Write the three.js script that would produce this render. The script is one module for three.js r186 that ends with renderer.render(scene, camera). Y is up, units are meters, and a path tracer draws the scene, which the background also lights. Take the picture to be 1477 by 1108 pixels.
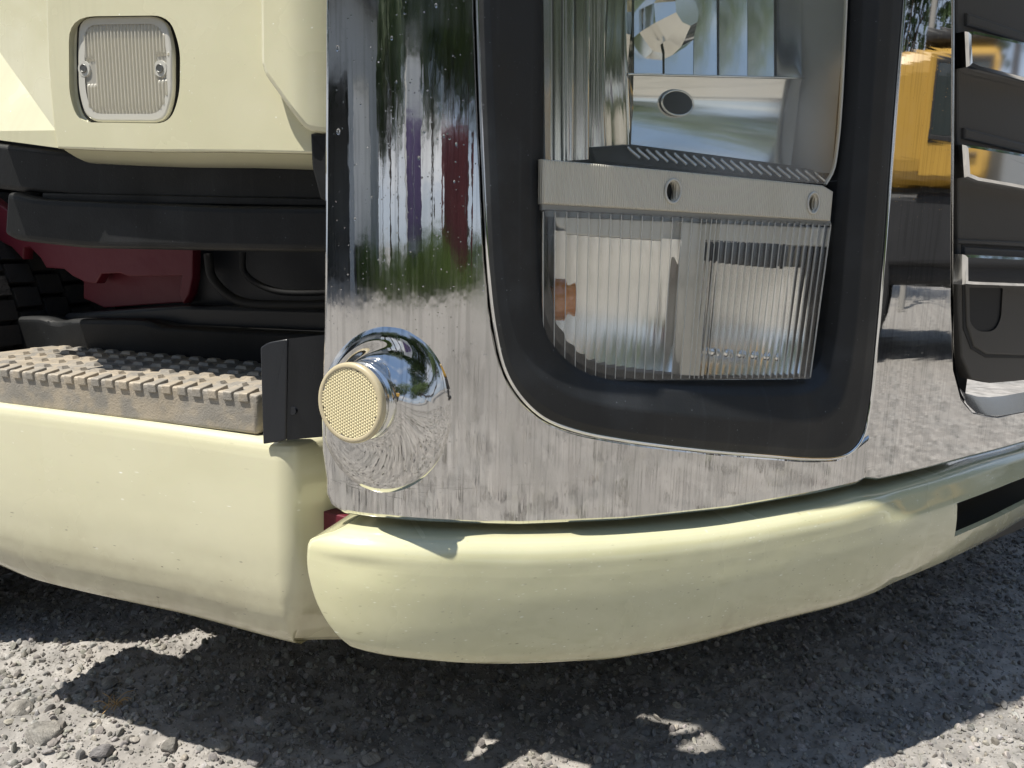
import * as THREE from 'three';
import { mergeGeometries, mergeVertices, toCreasedNormals } from 'three/addons/utils/BufferGeometryUtils.js';
import { TessellateModifier } from 'three/addons/modifiers/TessellateModifier.js';

// ------------------------------------------------------------------ camera, sky, sun, exposure
const W = 1477, H = 1108, FOCAL = 1111, D2R = Math.PI / 180;
const scene = new THREE.Scene();
const camera = new THREE.PerspectiveCamera(2 * Math.atan(H / 2 / FOCAL) / D2R, W / H, 0.02, 400);
camera.position.set(0, 0.76, 0);
camera.rotation.order = 'YXZ';
camera.rotation.set(-10 * D2R, 0, 1.3 * D2R);
camera.updateMatrixWorld(true); camera.updateProjectionMatrix();

const renderer = new THREE.WebGLRenderer({ antialias: true });
renderer.setSize(1024, 768);
renderer.toneMapping = THREE.LinearToneMapping;
renderer.toneMappingExposure = 1.38;
renderer.shadowMap.enabled = true;

const SKY_LEVEL = 0.6;
const SUN_EL = 66 * D2R, SUN_H = new THREE.Vector2(-0.935, 0.355).normalize();
const sunDir = new THREE.Vector3(SUN_H.x * Math.cos(SUN_EL), Math.sin(SUN_EL), SUN_H.y * Math.cos(SUN_EL));
const sun = new THREE.DirectionalLight(new THREE.Color().setRGB(1, 0.95, 0.86), 5);
sun.position.copy(sunDir).multiplyScalar(30); sun.target.position.set(0, 0, -1);
sun.castShadow = true; sun.shadow.mapSize.set(4096, 4096);
Object.assign(sun.shadow.camera, { left: -14, right: 14, top: 14, bottom: -14, near: 1, far: 80 });
scene.add(sun, sun.target);

// ------------------------------------------------------------------ noise and random
let seed = 7;
const rnd = () => { seed = (seed + 0x6d2b79f5) | 0; let t = Math.imul(seed ^ (seed >>> 15), 1 | seed); t = (t + Math.imul(t ^ (t >>> 7), 61 | t)) ^ t; return ((t ^ (t >>> 14)) >>> 0) / 4294967296; };
const rr = (a, b) => a + (b - a) * rnd();
const hash = (x, y) => { let h = Math.imul(x | 0, 374761393) ^ Math.imul(y | 0, 668265263); h = Math.imul(h ^ (h >>> 13), 1274126177); return ((h ^ (h >>> 16)) >>> 0) / 4294967296; };
const mod = (a, n) => ((a % n) + n) % n;
function vn(x, y, px = 1 << 20, py = px) {               // value noise, periodic
  const xi = Math.floor(x), yi = Math.floor(y), fx = x - xi, fy = y - yi, u = fx * fx * (3 - 2 * fx), v = fy * fy * (3 - 2 * fy);
  const x0 = mod(xi, px), x1 = mod(xi + 1, px), y0 = mod(yi, py), y1 = mod(yi + 1, py);
  return (hash(x0, y0) * (1 - u) + hash(x1, y0) * u) * (1 - v) + (hash(x0, y1) * (1 - u) + hash(x1, y1) * u) * v;
}
const fbm = (x, y, p, o = 4) => { let s = 0, a = 0.5, n = 0; for (let i = 0; i < o; i++) { s += a * vn(x, y, p, p); n += a; x *= 2; y *= 2; p *= 2; a *= 0.5; } return s / n; };
const clamp = (x, a = 0, b = 1) => Math.min(b, Math.max(a, x));
const lerp = (a, b, t) => a + (b - a) * t;
const smooth = (a, b, x) => { const t = clamp((x - a) / (b - a)); return t * t * (3 - 2 * t); };

// ------------------------------------------------------------------ sky
{
  const w = 1024, h = 512, data = new Float32Array(w * h * 4);
  for (let j = 0; j < h; j++) for (let i = 0; i < w; i++) {
    const el = (j / h - 0.5) * Math.PI, az = (i / w) * 2 * Math.PI, e = Math.max(el, 0);
    const k = Math.exp(-e * 3.2), r = lerp(0.27, 0.68, k), g = lerp(0.43, 0.78, k), b = lerp(0.74, 0.9, k);
    const ce = Math.cos(el), X = ce * Math.cos(az), Y = Math.sin(e) + 0.15, Z = ce * Math.sin(az);
    const cx = X / Y * 1.1 + 40, cy = Z / Y * 1.1 + 40;
    let c = fbm(cx, cy, 4096, 6) * 0.75 + fbm(cx * 0.37, cy * 0.37, 4096, 3) * 0.35;
    c = smooth(0.5, 0.74, c) * smooth(-0.02, 0.12, el);
    const o = (j * w + i) * 4, cl = 1.05 + 0.25 * fbm(cx * 2.2, cy * 2.2, 8192, 3);
    const f = el < 0 ? smooth(-0.25, 0, el) : 1;
    data[o] = lerp(lerp(r, cl, c * 0.8), 0.25, 1 - f); data[o + 1] = lerp(lerp(g, cl, c * 0.8), 0.24, 1 - f); data[o + 2] = lerp(lerp(b, cl, c * 0.8), 0.22, 1 - f); data[o + 3] = 1;
  }
  const sky = new THREE.DataTexture(data, w, h, THREE.RGBAFormat, THREE.FloatType);
  sky.mapping = THREE.EquirectangularReflectionMapping; sky.magFilter = sky.minFilter = THREE.LinearFilter; sky.needsUpdate = true;
  scene.background = sky; scene.environment = sky; scene.backgroundIntensity = SKY_LEVEL; scene.environmentIntensity = SKY_LEVEL;
}

// ------------------------------------------------------------------ textures
function tex(n, fn, srgb = false, rep = 1, m = n) {
  const d = new Uint8Array(n * m * 4);
  for (let j = 0; j < m; j++) for (let i = 0; i < n; i++) {
    let v = fn(i / n, j / m, i, j); if (typeof v === 'number') v = [v, v, v];
    const o = (j * n + i) * 4;
    for (let k = 0; k < 3; k++) { let c = clamp(v[k]); if (srgb) c = c <= 0.0031308 ? c * 12.92 : 1.055 * c ** (1 / 2.4) - 0.055; d[o + k] = Math.round(c * 255); }
    d[o + 3] = 255;
  }
  const t = new THREE.DataTexture(d, n, m);
  t.wrapS = t.wrapT = THREE.RepeatWrapping; t.magFilter = THREE.LinearFilter; t.minFilter = THREE.LinearMipmapLinearFilter; t.generateMipmaps = true;
  if (srgb) t.colorSpace = THREE.SRGBColorSpace;
  t.repeat.set(rep, rep); t.needsUpdate = true; return t;
}
// random dots drawn into a field, for chips, spots and pits
function dots(n, count, rMin, rMax, sd) {
  const f = new Float32Array(n * n); let s0 = seed; seed = sd;
  for (let k = 0; k < count; k++) {
    const cx = rnd() * n, cy = rnd() * n, r = rMin + (rMax - rMin) * rnd() ** 3, a = rr(0.4, 1), R = Math.ceil(r + 1), ex = rr(0.7, 1.3);
    for (let y = -R; y <= R; y++) for (let x = -R; x <= R; x++) { const q = Math.hypot(x * ex, y / ex) / r; if (q < 1) { const i = mod(Math.floor(cy + y), n) * n + mod(Math.floor(cx + x), n); f[i] = Math.max(f[i], a * (1 - q * q)); } }
  }
  seed = s0; return f;
}
const at = (f, n, i, j) => f[j * n + i];

const CN = 1024, chSpots = dots(CN, 900, 0.8, 3.2, 11), chPits = dots(CN, 520, 0.7, 2.2, 12);
const chromeBump = tex(CN, (u, v, i, j) => 0.5 + 0.22 * (fbm(u * 8, v * 8, 8, 3) - 0.5) + 0.065 * (vn(u * 110, v * 7, 110, 7) - 0.5) + 0.03 * (vn(u * 260, v * 9, 260, 9) - 0.5) + 0.14 * (fbm(u * 40, v * 24, 8, 3) - 0.5) + 0.3 * at(chPits, CN, i, j), false, 2.5);
const chromeRough = tex(CN, (u, v, i, j) => 0.042 + 0.05 * smooth(0.45, 0.75, fbm(u * 6, v * 6, 6, 5)) + 0.03 * vn(u * 200, v * 8, 200, 8) ** 2 + 0.35 * at(chSpots, CN, i, j), false, 2.5);
const chromeCol = tex(CN, (u, v, i, j) => { const d = 0.7 - 0.16 * fbm(u * 5, v * 5, 5, 4) - 0.1 * smooth(0.5, 0.9, vn(u * 180, v * 6, 180, 6)) - 0.12 * at(chSpots, CN, i, j); return [d, d * 0.99, d * 0.975]; }, true, 2.5);

const PN = 1024, chips = dots(PN, 420, 0.7, 2.4, 21), chips2 = dots(PN, 160, 0.7, 2.2, 22);
const paintCol = tex(PN, (u, v, i, j) => {
  const n = fbm(u * 5, v * 5, 5, 5), st = smooth(0.62, 0.95, vn(u * 90, v * 4, 90, 4)) * smooth(0.4, 0.7, fbm(u * 4 + 3, v * 4, 4, 3));
  const g = 1 - 0.12 * n - 0.03 * st, c = at(chips, PN, i, j), k = at(chips2, PN, i, j);
  return [lerp(lerp(0.70 * g, 0.95, c), 0.2, k * 0.7), lerp(lerp(0.672 * g, 0.95, c), 0.16, k * 0.7), lerp(lerp(0.48 * (g - 0.05 * n), 0.9, c), 0.1, k * 0.7)];
}, true, 2.2);
// paint with road dirt that gathers along the lower edge (v runs over the height of the piece)
function dirtyPaint(sd, n1, n2, edge, amount) {
  const N = 1024, a = dots(N, n1, 1.6, 5.5, sd), b = dots(N, n2, 1.4, 5, sd + 1);
  const t = tex(N, (u, v, i, j) => {
    const n = fbm(u * 7, v * 4, 4, 5), g = 1 - 0.1 * n, low = smooth(edge, 0.02, v + 0.22 * (fbm(u * 16, v * 3, 16, 4) - 0.5)), low2 = smooth(edge * 2.2, 0, v), mott = fbm(u * 60, v * 20, 20, 4);
    const k = clamp(at(b, N, i, j) * (0.25 + 1.4 * low2)), c = at(a, N, i, j) * smooth(0.95, 0.6, v) * smooth(0.1, 0.35, v), d = clamp(amount * low * (0.5 + mott) + 0.16 * low2 * mott);
    const q = [0.7 * g, 0.672 * g, 0.48 * (g - 0.05 * n)].map((x, m) => lerp(x, [0.34, 0.28, 0.18][m], d));
    return q.map((x, m) => lerp(lerp(x, [0.98, 0.97, 0.9][m], c), [0.12, 0.09, 0.06][m], k * 0.75));
  }, true);
  return t;
}
const bumperCol = dirtyPaint(61, 420, 420, 0.42, 0.5), skirtCol = dirtyPaint(71, 60, 160, 0.3, 0.22);
bumperCol.repeat.set(1.6, 1 / 0.23); bumperCol.offset.set(0, -0.225 / 0.23); skirtCol.repeat.set(1.3, 1 / 0.28); skirtCol.offset.set(0.3, -0.285 / 0.28);
bumperCol.wrapT = skirtCol.wrapT = THREE.ClampToEdgeWrapping;
const paintRough = tex(512, (u, v) => 0.18 + 0.25 * smooth(0.4, 0.8, fbm(u * 6, v * 6, 6, 5)), false, 2.2);
const paintBump = tex(512, (u, v) => fbm(u * 9, v * 9, 9, 5), false, 2.2);
const plasticBump = tex(512, (u, v) => 0.5 * fbm(u * 60, v * 60, 60, 3) + 0.5 * vn(u * 200, v * 200, 200, 200), false, 4);
const plSpots = dots(PN, 420, 0.7, 2.0, 31);
const plasticCol = tex(PN, (u, v, i, j) => { const n = fbm(u * 6, v * 6, 6, 5), s = at(plSpots, PN, i, j), st = smooth(0.75, 1, vn(u * 60, v * 3, 60, 3)) * 0.3; const b = 0.007 + 0.009 * smooth(0.45, 0.8, n) + 0.01 * st + 0.13 * s; return [b * 0.93, b, b * 1.08]; }, true, 2);
const plasticRough = tex(512, (u, v) => 0.42 + 0.25 * fbm(u * 8, v * 8, 8, 4), false, 2);
const alCol = tex(512, (u, v) => { const n = fbm(u * 8, v * 8, 8, 5), d = smooth(0.4, 0.75, fbm(u * 14 + 5, v * 14, 14, 4)); return [lerp(0.2, 0.3, n) + 0.1 * d, lerp(0.19, 0.28, n) + 0.072 * d, lerp(0.175, 0.255, n) + 0.035 * d]; }, true, 3);
const alBump = tex(512, (u, v) => 0.5 * fbm(u * 40, v * 40, 40, 3) + 0.5 * vn(u * 180, v * 180, 180, 180), false, 4);
const grSpots = dots(1024, 2600, 1.5, 9, 41), grSpots2 = dots(1024, 4200, 1, 5, 42);
const groundCol = tex(1024, (u, v, i, j) => {
  const n = fbm(u * 12, v * 12, 12, 6), p = at(grSpots, 1024, i, j), q = at(grSpots2, 1024, i, j), d = fbm(u * 5 + 9, v * 5, 5, 4);
  let b = 0.11 + 0.27 * n; if (p > 0.1) b += 0.13 * (hash(i >> 3, j >> 3) - 0.35); if (q > 0.15) b += 0.12 * (hash(i >> 2, (j >> 2) + 99) - 0.4);
  return [b * (1.03 + 0.08 * d), b * (1.0 + 0.03 * d), b * 0.95];
}, true, 1);
const groundBump = tex(1024, (u, v, i, j) => 0.45 * fbm(u * 40, v * 40, 40, 5) + 0.35 * at(grSpots, 1024, i, j) + 0.3 * at(grSpots2, 1024, i, j), false, 1);

// ------------------------------------------------------------------ materials
const P = (o) => new THREE.MeshPhysicalMaterial({ side: THREE.DoubleSide, ...o });
const rgb = (r, g, b) => new THREE.Color().setRGB(r, g, b);
const M = {
  chrome: P({ map: chromeCol, metalness: 1, roughness: 1, anisotropy: 0.8, anisotropyRotation: Math.PI / 2, roughnessMap: chromeRough, bumpMap: chromeBump, bumpScale: 0.0004 }),
  chromeBand: P({ map: chromeCol, metalness: 1, roughness: 0.5, roughnessMap: chromeRough, bumpMap: tex(CN, (u, v, i, j) => 0.5 + 0.09 * (vn(u * 5, v * 40, 5, 40) - 0.5) + 0.03 * (vn(u * 9, v * 140, 9, 140) - 0.5) + 0.1 * (fbm(u * 6, v * 10, 2, 3) - 0.5) + 0.25 * at(chPits, CN, i, j), false, 2.5), bumpScale: 0.00025 }),
  chromeBoss: P({ map: chromeCol, metalness: 1, roughness: 0.8, roughnessMap: chromeRough, bumpMap: chromeBump, bumpScale: 0.0003 }),
  chromeClean: P({ color: rgb(0.8, 0.8, 0.79), metalness: 1, roughness: 0.06 }),
  chromeTrim: P({ color: rgb(0.72, 0.72, 0.71), metalness: 1, roughness: 0.14, bumpMap: chromeBump, bumpScale: 0.0003 }),
  cream: P({ map: paintCol, roughness: 1, roughnessMap: paintRough, clearcoat: 0.9, clearcoatRoughness: 0.06, bumpMap: paintBump, bumpScale: 0.0003 }),
  blackBezel: P({ map: plasticCol, color: rgb(1.9, 1.95, 2.0), roughness: 1, roughnessMap: plasticRough, bumpMap: plasticBump, bumpScale: 0.0002 }),
  creamSkirt: P({ map: skirtCol, roughness: 1, roughnessMap: paintRough, clearcoat: 0.7, clearcoatRoughness: 0.12, bumpMap: paintBump, bumpScale: 0.0003 }),
  creamBumper: P({ map: bumperCol, color: rgb(0.93, 0.94, 0.86), roughness: 1, roughnessMap: paintRough, clearcoat: 1, clearcoatRoughness: 0.05, bumpMap: paintBump, bumpScale: 0.0004 }),
  black: P({ map: plasticCol, roughness: 1, specularIntensity: 0.65, roughnessMap: plasticRough, bumpMap: plasticBump, bumpScale: 0.0002 }),
  blackDeep: P({ color: rgb(0.008, 0.009, 0.011), roughness: 0.7 }),
  blackSatin: P({ color: rgb(0.012, 0.014, 0.018), roughness: 0.38, bumpMap: plasticBump, bumpScale: 0.00015 }),
  greyPlastic: P({ color: rgb(0.05, 0.047, 0.043), roughness: 0.55, bumpMap: plasticBump, bumpScale: 0.0002 }),
  red: P({ color: rgb(0.12, 0.01, 0.022), roughness: 0.5, bumpMap: paintBump, bumpScale: 0.002 }),
  alu: P({ map: alCol, color: rgb(1.15, 1.13, 1.08), roughness: 0.6, metalness: 0.15, bumpMap: alBump, bumpScale: 0.0006 }),
  silver: P({ color: rgb(0.92, 0.91, 0.89), metalness: 1, roughness: 0.1 }),
  silverSatin: P({ color: rgb(0.86, 0.86, 0.85), metalness: 1, roughness: 0.22 }),
  silverSoft: P({ color: rgb(0.62, 0.62, 0.6), metalness: 1, roughness: 0.3 }),
  smoky: P({ color: rgb(0.3, 0.31, 0.31), metalness: 0.2, roughness: 0.5 }),
  pane: P({ color: rgb(0.95, 0.95, 0.93), transmission: 1, thickness: 0, roughness: 0.14, ior: 1.5 }),
  glass: P({ color: rgb(0.98, 0.98, 0.96), transmission: 1, thickness: 0.005, roughness: 0.05, ior: 1.49 }),
  frosted: P({ color: rgb(0.55, 0.54, 0.49), roughness: 0.22, clearcoat: 0.5, clearcoatRoughness: 0.1 }),
  amber: P({ color: rgb(0.85, 0.26, 0.02), roughness: 0.15, clearcoat: 1 }),
  beige: P({ color: rgb(0.8, 0.77, 0.7), roughness: 0.4, metalness: 0.5 }),
  reflex: P({ color: rgb(0.66, 0.58, 0.36), roughness: 0.22, clearcoat: 0.8, clearcoatRoughness: 0.08 }),
  rubber: P({ color: rgb(0.022, 0.022, 0.024), roughness: 0.75, bumpMap: alBump, bumpScale: 0.001 }),
  ground: P({ map: groundCol, roughness: 0.92, bumpMap: groundBump, bumpScale: 0.006 }),
  ridge: P({ color: rgb(0.8, 0.79, 0.74), transmission: 0.45, thickness: 0, roughness: 0.25 }),
  screw: P({ color: rgb(0.2, 0.2, 0.19), metalness: 0.8, roughness: 0.4 }),
};

// ------------------------------------------------------------------ naming and adding
const BASE = new THREE.Vector3(0, 0, -1.3);
const used = {};
const numbered = (n) => { const k = (used[n] = (used[n] ?? -1) + 1); return k ? n + '_' + String(k).padStart(3, '0') : n; };
function tag(o, label, category, group) { o.userData.label = label; o.userData.category = category; if (group) o.userData.group = group; return o; }
function thing(name, label, category, pos, turn = 0, group) {
  const g = new THREE.Group(); g.name = numbered(name); g.position.set(...pos); g.rotation.y = turn; scene.add(g); return tag(g, label, category, group);
}
function mesh(name, geo, mat, parent, label) {
  const m = new THREE.Mesh(geo, mat); m.name = numbered(name); m.castShadow = m.receiveShadow = true; parent.add(m); if (label) m.userData.label = label; return m;
}
const truck = thing('truck', 'cream truck with chrome corner panel and clear headlight parked on gravel', 'truck', BASE.toArray());
// geometry built in world metres goes under the truck's base
const part = (name, geo, mat, parent = truck, label) => { geo.translate(-BASE.x, -BASE.y, -BASE.z); return mesh(name, geo, mat, parent, label); };
const sub = part;

// ------------------------------------------------------------------ the truck's two faces as surfaces
const ray = (px, py) => { const r = new THREE.Vector3(px / W * 2 - 1, 1 - py / H * 2, 0.5).unproject(camera).sub(camera.position); return r.multiplyScalar(-1 / r.z); };
// plan curve of the front corner: heading (degrees) along arc length s
const HK = [[-0.1, 34], [-0.03, 29], [0.02, 22], [0.06, 6], [0.11, -10], [0.17, -19], [0.28, -23], [0.72, -28], [0.92, -34.5], [1.26, -39], [1.8, -45]];
function pw(list, x) {                                   // monotone smooth interpolation
  const n = list.length; if (x <= list[0][0]) return list[0][1]; if (x >= list[n - 1][0]) return list[n - 1][1];
  let i = 0; while (list[i + 1][0] < x) i++;
  const sl = (k) => (list[k + 1][1] - list[k][1]) / (list[k + 1][0] - list[k][0]);
  const m = (k) => { if (k === 0) return sl(0); if (k === n - 1) return sl(n - 2); const a = sl(k - 1), b = sl(k); return a * b <= 0 ? 0 : 2 * a * b / (a + b); };
  const h = list[i + 1][0] - list[i][0], t = (x - list[i][0]) / h, t2 = t * t, t3 = t2 * t;
  return (2 * t3 - 3 * t2 + 1) * list[i][1] + (t3 - 2 * t2 + t) * h * m(i) + (-2 * t3 + 3 * t2) * list[i + 1][1] + (t3 - t2) * h * m(i + 1);
}
const S0 = -0.1, S1 = 1.8, SN = 1900, curve = [];
{
  const ds = (S1 - S0) / SN; let x = 0, z = 0;
  for (let i = 0; i <= SN; i++) { const s = S0 + i * ds, a = pw(HK, s) * D2R; curve.push([x, z, a]); x += ds * Math.cos(a); z += ds * Math.sin(a); }
  const k = Math.round(-S0 / ds), ox = -0.203 - curve[k][0], oz = -0.83 - curve[k][1];
  for (const c of curve) { c[0] += ox; c[1] += oz; }
}
function C(s) {
  const q = clamp((s - S0) / (S1 - S0) * SN, 0, SN - 1e-6), i = Math.floor(q), f = q - i, a = curve[i], b = curve[i + 1];
  const over = s > S1 ? s - S1 : s < S0 ? s - S0 : 0, h = lerp(a[2], b[2], f);
  return [lerp(a[0], b[0], f) + over * Math.cos(h), lerp(a[1], b[1], f) + over * Math.sin(h), h];
}
const F = (s, y, d = 0) => { const [x, z, h] = C(s); return new THREE.Vector3(x - Math.sin(h) * d, y, z + Math.cos(h) * d); };
function front(px, py, d = 0) {                          // where a sight line meets the front surface lying d proud of the curve: [s, y]
  const r = ray(px, py); let a = S0, b = S1 + 1;
  const g = (s) => { const p = F(s, 0, d); return p.x * r.z - p.z * r.x; };
  const ga = g(a); for (let i = 0; i < 50; i++) { const m = (a + b) / 2; (g(m) > 0) === (ga > 0) ? a = m : b = m; }
  const p = F(a, 0, d); return [a, camera.position.y + r.y * p.z / r.z];
}
const frontAll = (pts, d = 0) => pts.map(([x, y]) => front(x, y, d));
// the side: a plane
const SA = new THREE.Vector3(-0.21, 0, -0.875), ST = new THREE.Vector3(0.944, 0, 0.33).normalize(), SNn = new THREE.Vector3(-ST.z, 0, ST.x);
const Sd = (s, y, d = 0) => SA.clone().addScaledVector(ST, s).addScaledVector(SNn, d).setY(y);
function side(px, py, d = 0) {
  const r = ray(px, py), o = SA.clone().addScaledVector(SNn, d), t = (o.clone().sub(camera.position).dot(SNn)) / r.dot(SNn);
  const p = camera.position.clone().addScaledVector(r, t); return [p.clone().sub(SA).dot(ST), p.y];
}
const sideAll = (pts, d = 0) => pts.map(([x, y]) => side(x, y, d));

// ------------------------------------------------------------------ shape builders
function spline(pts, n, closed = false) {                // smooth polyline through points
  const c = new THREE.CatmullRomCurve3(pts.map((p) => new THREE.Vector3(p[0], p[1], 0)), closed, 'centripetal');
  return c.getSpacedPoints(n).slice(0, closed ? n : n + 1).map((p) => [p.x, p.y]);
}
function rounded(pts, r, n = 6) {                        // polygon with rounded corners; r a number or one per corner
  const out = [], N = pts.length;
  for (let i = 0; i < N; i++) {
    const p = new THREE.Vector2(...pts[i]), a = new THREE.Vector2(...pts[(i + N - 1) % N]).sub(p), b = new THREE.Vector2(...pts[(i + 1) % N]).sub(p);
    const R = Math.min(Array.isArray(r) ? r[i] : r, a.length() * 0.49, b.length() * 0.49);
    if (R < 1e-6) { out.push([p.x, p.y]); continue; }
    const A = p.clone().addScaledVector(a.normalize(), R), B = p.clone().addScaledVector(b.normalize(), R);
    for (let k = 0; k <= n; k++) { const t = k / n; out.push([(1 - t) ** 2 * A.x + 2 * t * (1 - t) * p.x + t * t * B.x, (1 - t) ** 2 * A.y + 2 * t * (1 - t) * p.y + t * t * B.y]); }
  }
  return out;
}
const V2 = (p) => p.map(([x, y]) => new THREE.Vector2(x, y));
function slab(outline, holes, depth, bevel = 0.002, seg = 3, crease = 0.7) {  // flat extruded piece, front face at z = 0
  const sh = new THREE.Shape(V2(outline)); for (const h of holes || []) sh.holes.push(new THREE.Path(V2(h)));
  let g = new THREE.ExtrudeGeometry(sh, { depth: Math.max(1e-4, depth - 2 * bevel), bevelEnabled: bevel > 0, bevelSize: bevel, bevelThickness: bevel, bevelOffset: -bevel, bevelSegments: seg, curveSegments: 8 });
  g.translate(0, 0, -(depth - bevel)); g.deleteAttribute('uv');
  g = toCreasedNormals(g, crease);
  const p = g.attributes.position, n = g.attributes.normal, a = new THREE.Vector3(), b = new THREE.Vector3(), c = new THREE.Vector3();
  for (let i = 0; i < p.count; i += 3) { a.fromBufferAttribute(p, i); b.fromBufferAttribute(p, i + 1).sub(a); c.fromBufferAttribute(p, i + 2).sub(a); b.cross(c).normalize(); if (Math.abs(b.z) > 0.999) for (let k = 0; k < 3; k++) n.setXYZ(i + k, 0, 0, Math.sign(b.z)); }
  return g;
}
function uvMetres(g) { const p = g.attributes.position, u = new Float32Array(p.count * 2); for (let i = 0; i < p.count; i++) { u[2 * i] = p.getX(i) + 0.6 * p.getZ(i); u[2 * i + 1] = p.getY(i) + 0.3 * p.getZ(i); } g.setAttribute('uv', new THREE.BufferAttribute(u, 2)); return g; }
function warpFront(g, d = 0, edge = 0.014, extra) {
  if (edge) g = new TessellateModifier(edge, 9).modify(g);
  uvMetres(g);
  const p = g.attributes.position, n = g.attributes.normal;
  for (let i = 0; i < p.count; i++) {
    const s = p.getX(i), y = p.getY(i), z = p.getZ(i), h = C(s)[2], q = F(s, y, z + d + (extra ? extra(s, y) : 0));
    const a = n.getX(i), b = n.getY(i), c = n.getZ(i);
    p.setXYZ(i, q.x, q.y, q.z); n.setXYZ(i, a * Math.cos(h) - c * Math.sin(h), b, a * Math.sin(h) + c * Math.cos(h));
  }
  return g;
}
function placeSide(g, d = 0) {                           // flat (s, y, z) piece onto the side plane
  uvMetres(g);
  const m = new THREE.Matrix4().makeBasis(ST, new THREE.Vector3(0, 1, 0), SNn).setPosition(SA.clone().addScaledVector(SNn, d));
  g.applyMatrix4(m); return g;
}
const onFront = (px, d, depth, bevel = 0.002, holes, o = {}) => warpFront(slab(o.flat || frontAll(px, d), holes, depth, bevel, o.seg, o.crease), d, o.edge ?? 0.014, o.extra);
const onSide = (px, d, depth, bevel = 0.002, holes, o = {}) => placeSide(slab(sideAll(px, d), holes && holes.map((h) => sideAll(h, d)), depth, bevel, o.seg, o.crease), d);
function grid(nu, nv, fn, skip, uvf) {                   // (nu+1) x (nv+1) points
  const pos = [], uv = [], idx = [];
  for (let j = 0; j <= nv; j++) for (let i = 0; i <= nu; i++) { const p = fn(i / nu, j / nv, i, j); pos.push(p.x, p.y, p.z); const q = uvf ? uvf(i / nu, j / nv, p) : [p.x - p.z * 0.4, p.y]; uv.push(q[0], q[1]); }
  for (let j = 0; j < nv; j++) for (let i = 0; i < nu; i++) { if (skip && skip(i, j)) continue; const a = j * (nu + 1) + i, b = a + 1, c = a + nu + 1, d = c + 1; idx.push(a, c, b, b, c, d); }
  const g = new THREE.BufferGeometry(); g.setAttribute('position', new THREE.Float32BufferAttribute(pos, 3)); g.setAttribute('uv', new THREE.Float32BufferAttribute(uv, 2)); g.setIndex(idx); g.computeVertexNormals(); return g;
}
const clean = (g) => { const q = g.index ? g.toNonIndexed() : g.clone(); for (const k of Object.keys(q.attributes)) if (!['position', 'normal', 'uv'].includes(k)) q.deleteAttribute(k); if (!q.attributes.uv) uvMetres(q); return q; };
const join = (...gs) => mergeGeometries(gs.flat().map(clean));
// bilinear patch between four pixel corners on the front surface, with depth
function patch(tl, tr, br, bl, nu, nv, dfn) {
  return grid(nu, nv, (u, v) => {
    const px = lerp(lerp(tl[0], tr[0], u), lerp(bl[0], br[0], u), v), py = lerp(lerp(tl[1], tr[1], u), lerp(bl[1], br[1], u), v), d = dfn(u, v), [s, y] = front(px, py, d);
    return F(s, y, d);
  });
}
const box = (w, h, d, x = 0, y = 0, z = 0) => { const g = new THREE.BoxGeometry(w, h, d); g.translate(x, y, z); return g; };
const tubeOf = (pts, r, n = 40, rad = 8, closed = false) => new THREE.TubeGeometry(new THREE.CatmullRomCurve3(pts, closed, 'centripetal'), n, r, rad, closed);

// ================================================================== SETTING: the ground
function axis(a, b, step, far) { const v = []; let x = a, s = step; while (x > -far) { s *= 1.22; x -= s; v.unshift(x); } for (let t = a; t <= b + 1e-9; t += step) v.push(t); x = v[v.length - 1]; s = step; while (x < far) { s *= 1.22; x += s; v.push(x); } return v; }
const groundH = (x, z) => {
  const near = clamp(2.5 - Math.hypot(x, z + 1.2) * 0.7);
  return (0.012 * (fbm(x * 9 + 50, z * 9 + 50, 4096, 3) - 0.5) + near * (0.012 * (fbm(x * 34 + 50, z * 34 + 90, 4096, 3) - 0.5) + 0.006 * (vn(x * 120 + 30, z * 120 + 30) - 0.5))) + 0.04 * (fbm(x * 0.8 + 70, z * 0.8 + 70, 4096, 3) - 0.5);
};
{
  const xs = axis(-1.3, 1.3, 0.006, 150), zs = axis(-2.4, -0.75, 0.006, 150);
  const g = grid(xs.length - 1, zs.length - 1, (u, v, i, j) => new THREE.Vector3(xs[i], groundH(xs[i], zs[j]), zs[j]), null, (u, v, p) => [p.x / 0.6, p.z / 0.6]);
  const m = mesh('ground', g, M.ground, scene); m.userData.kind = 'structure'; m.userData.label = 'grey crushed gravel yard under and around the truck';
}

// ================================================================== TRUCK: body behind the panels
{
  const foot = (dF, s0, inset) => { const a = []; for (let s = s0; s <= 1.75; s += 0.05) { const p = F(s, 0, dF); a.push([p.x, p.z]); } const e = a[a.length - 1]; a.push([e[0] + 0.35, e[1] - 0.85], [e[0] - 1.4, e[1] - 1.5]); const b = Sd(-1.9, 0, -inset), c = Sd(-0.02, 0, -inset); a.push([b.x, b.z], [c.x, c.z]); return a; };
  const prism = (f, y0, y1) => { const g = new THREE.ExtrudeGeometry(new THREE.Shape(V2(f.map(([x, z]) => [x, -z]))), { depth: y1 - y0, bevelEnabled: false }); g.rotateX(-Math.PI / 2); g.translate(0, y0, 0); return g; };
  part('cab_body', prism(foot(0.015, 0.03, 0.02), 1.3, 2.75), M.cream);
  part('chassis', prism(foot(-0.22, 0.12, 0.5), 0.36, 1.29), M.blackDeep);
}

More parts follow.
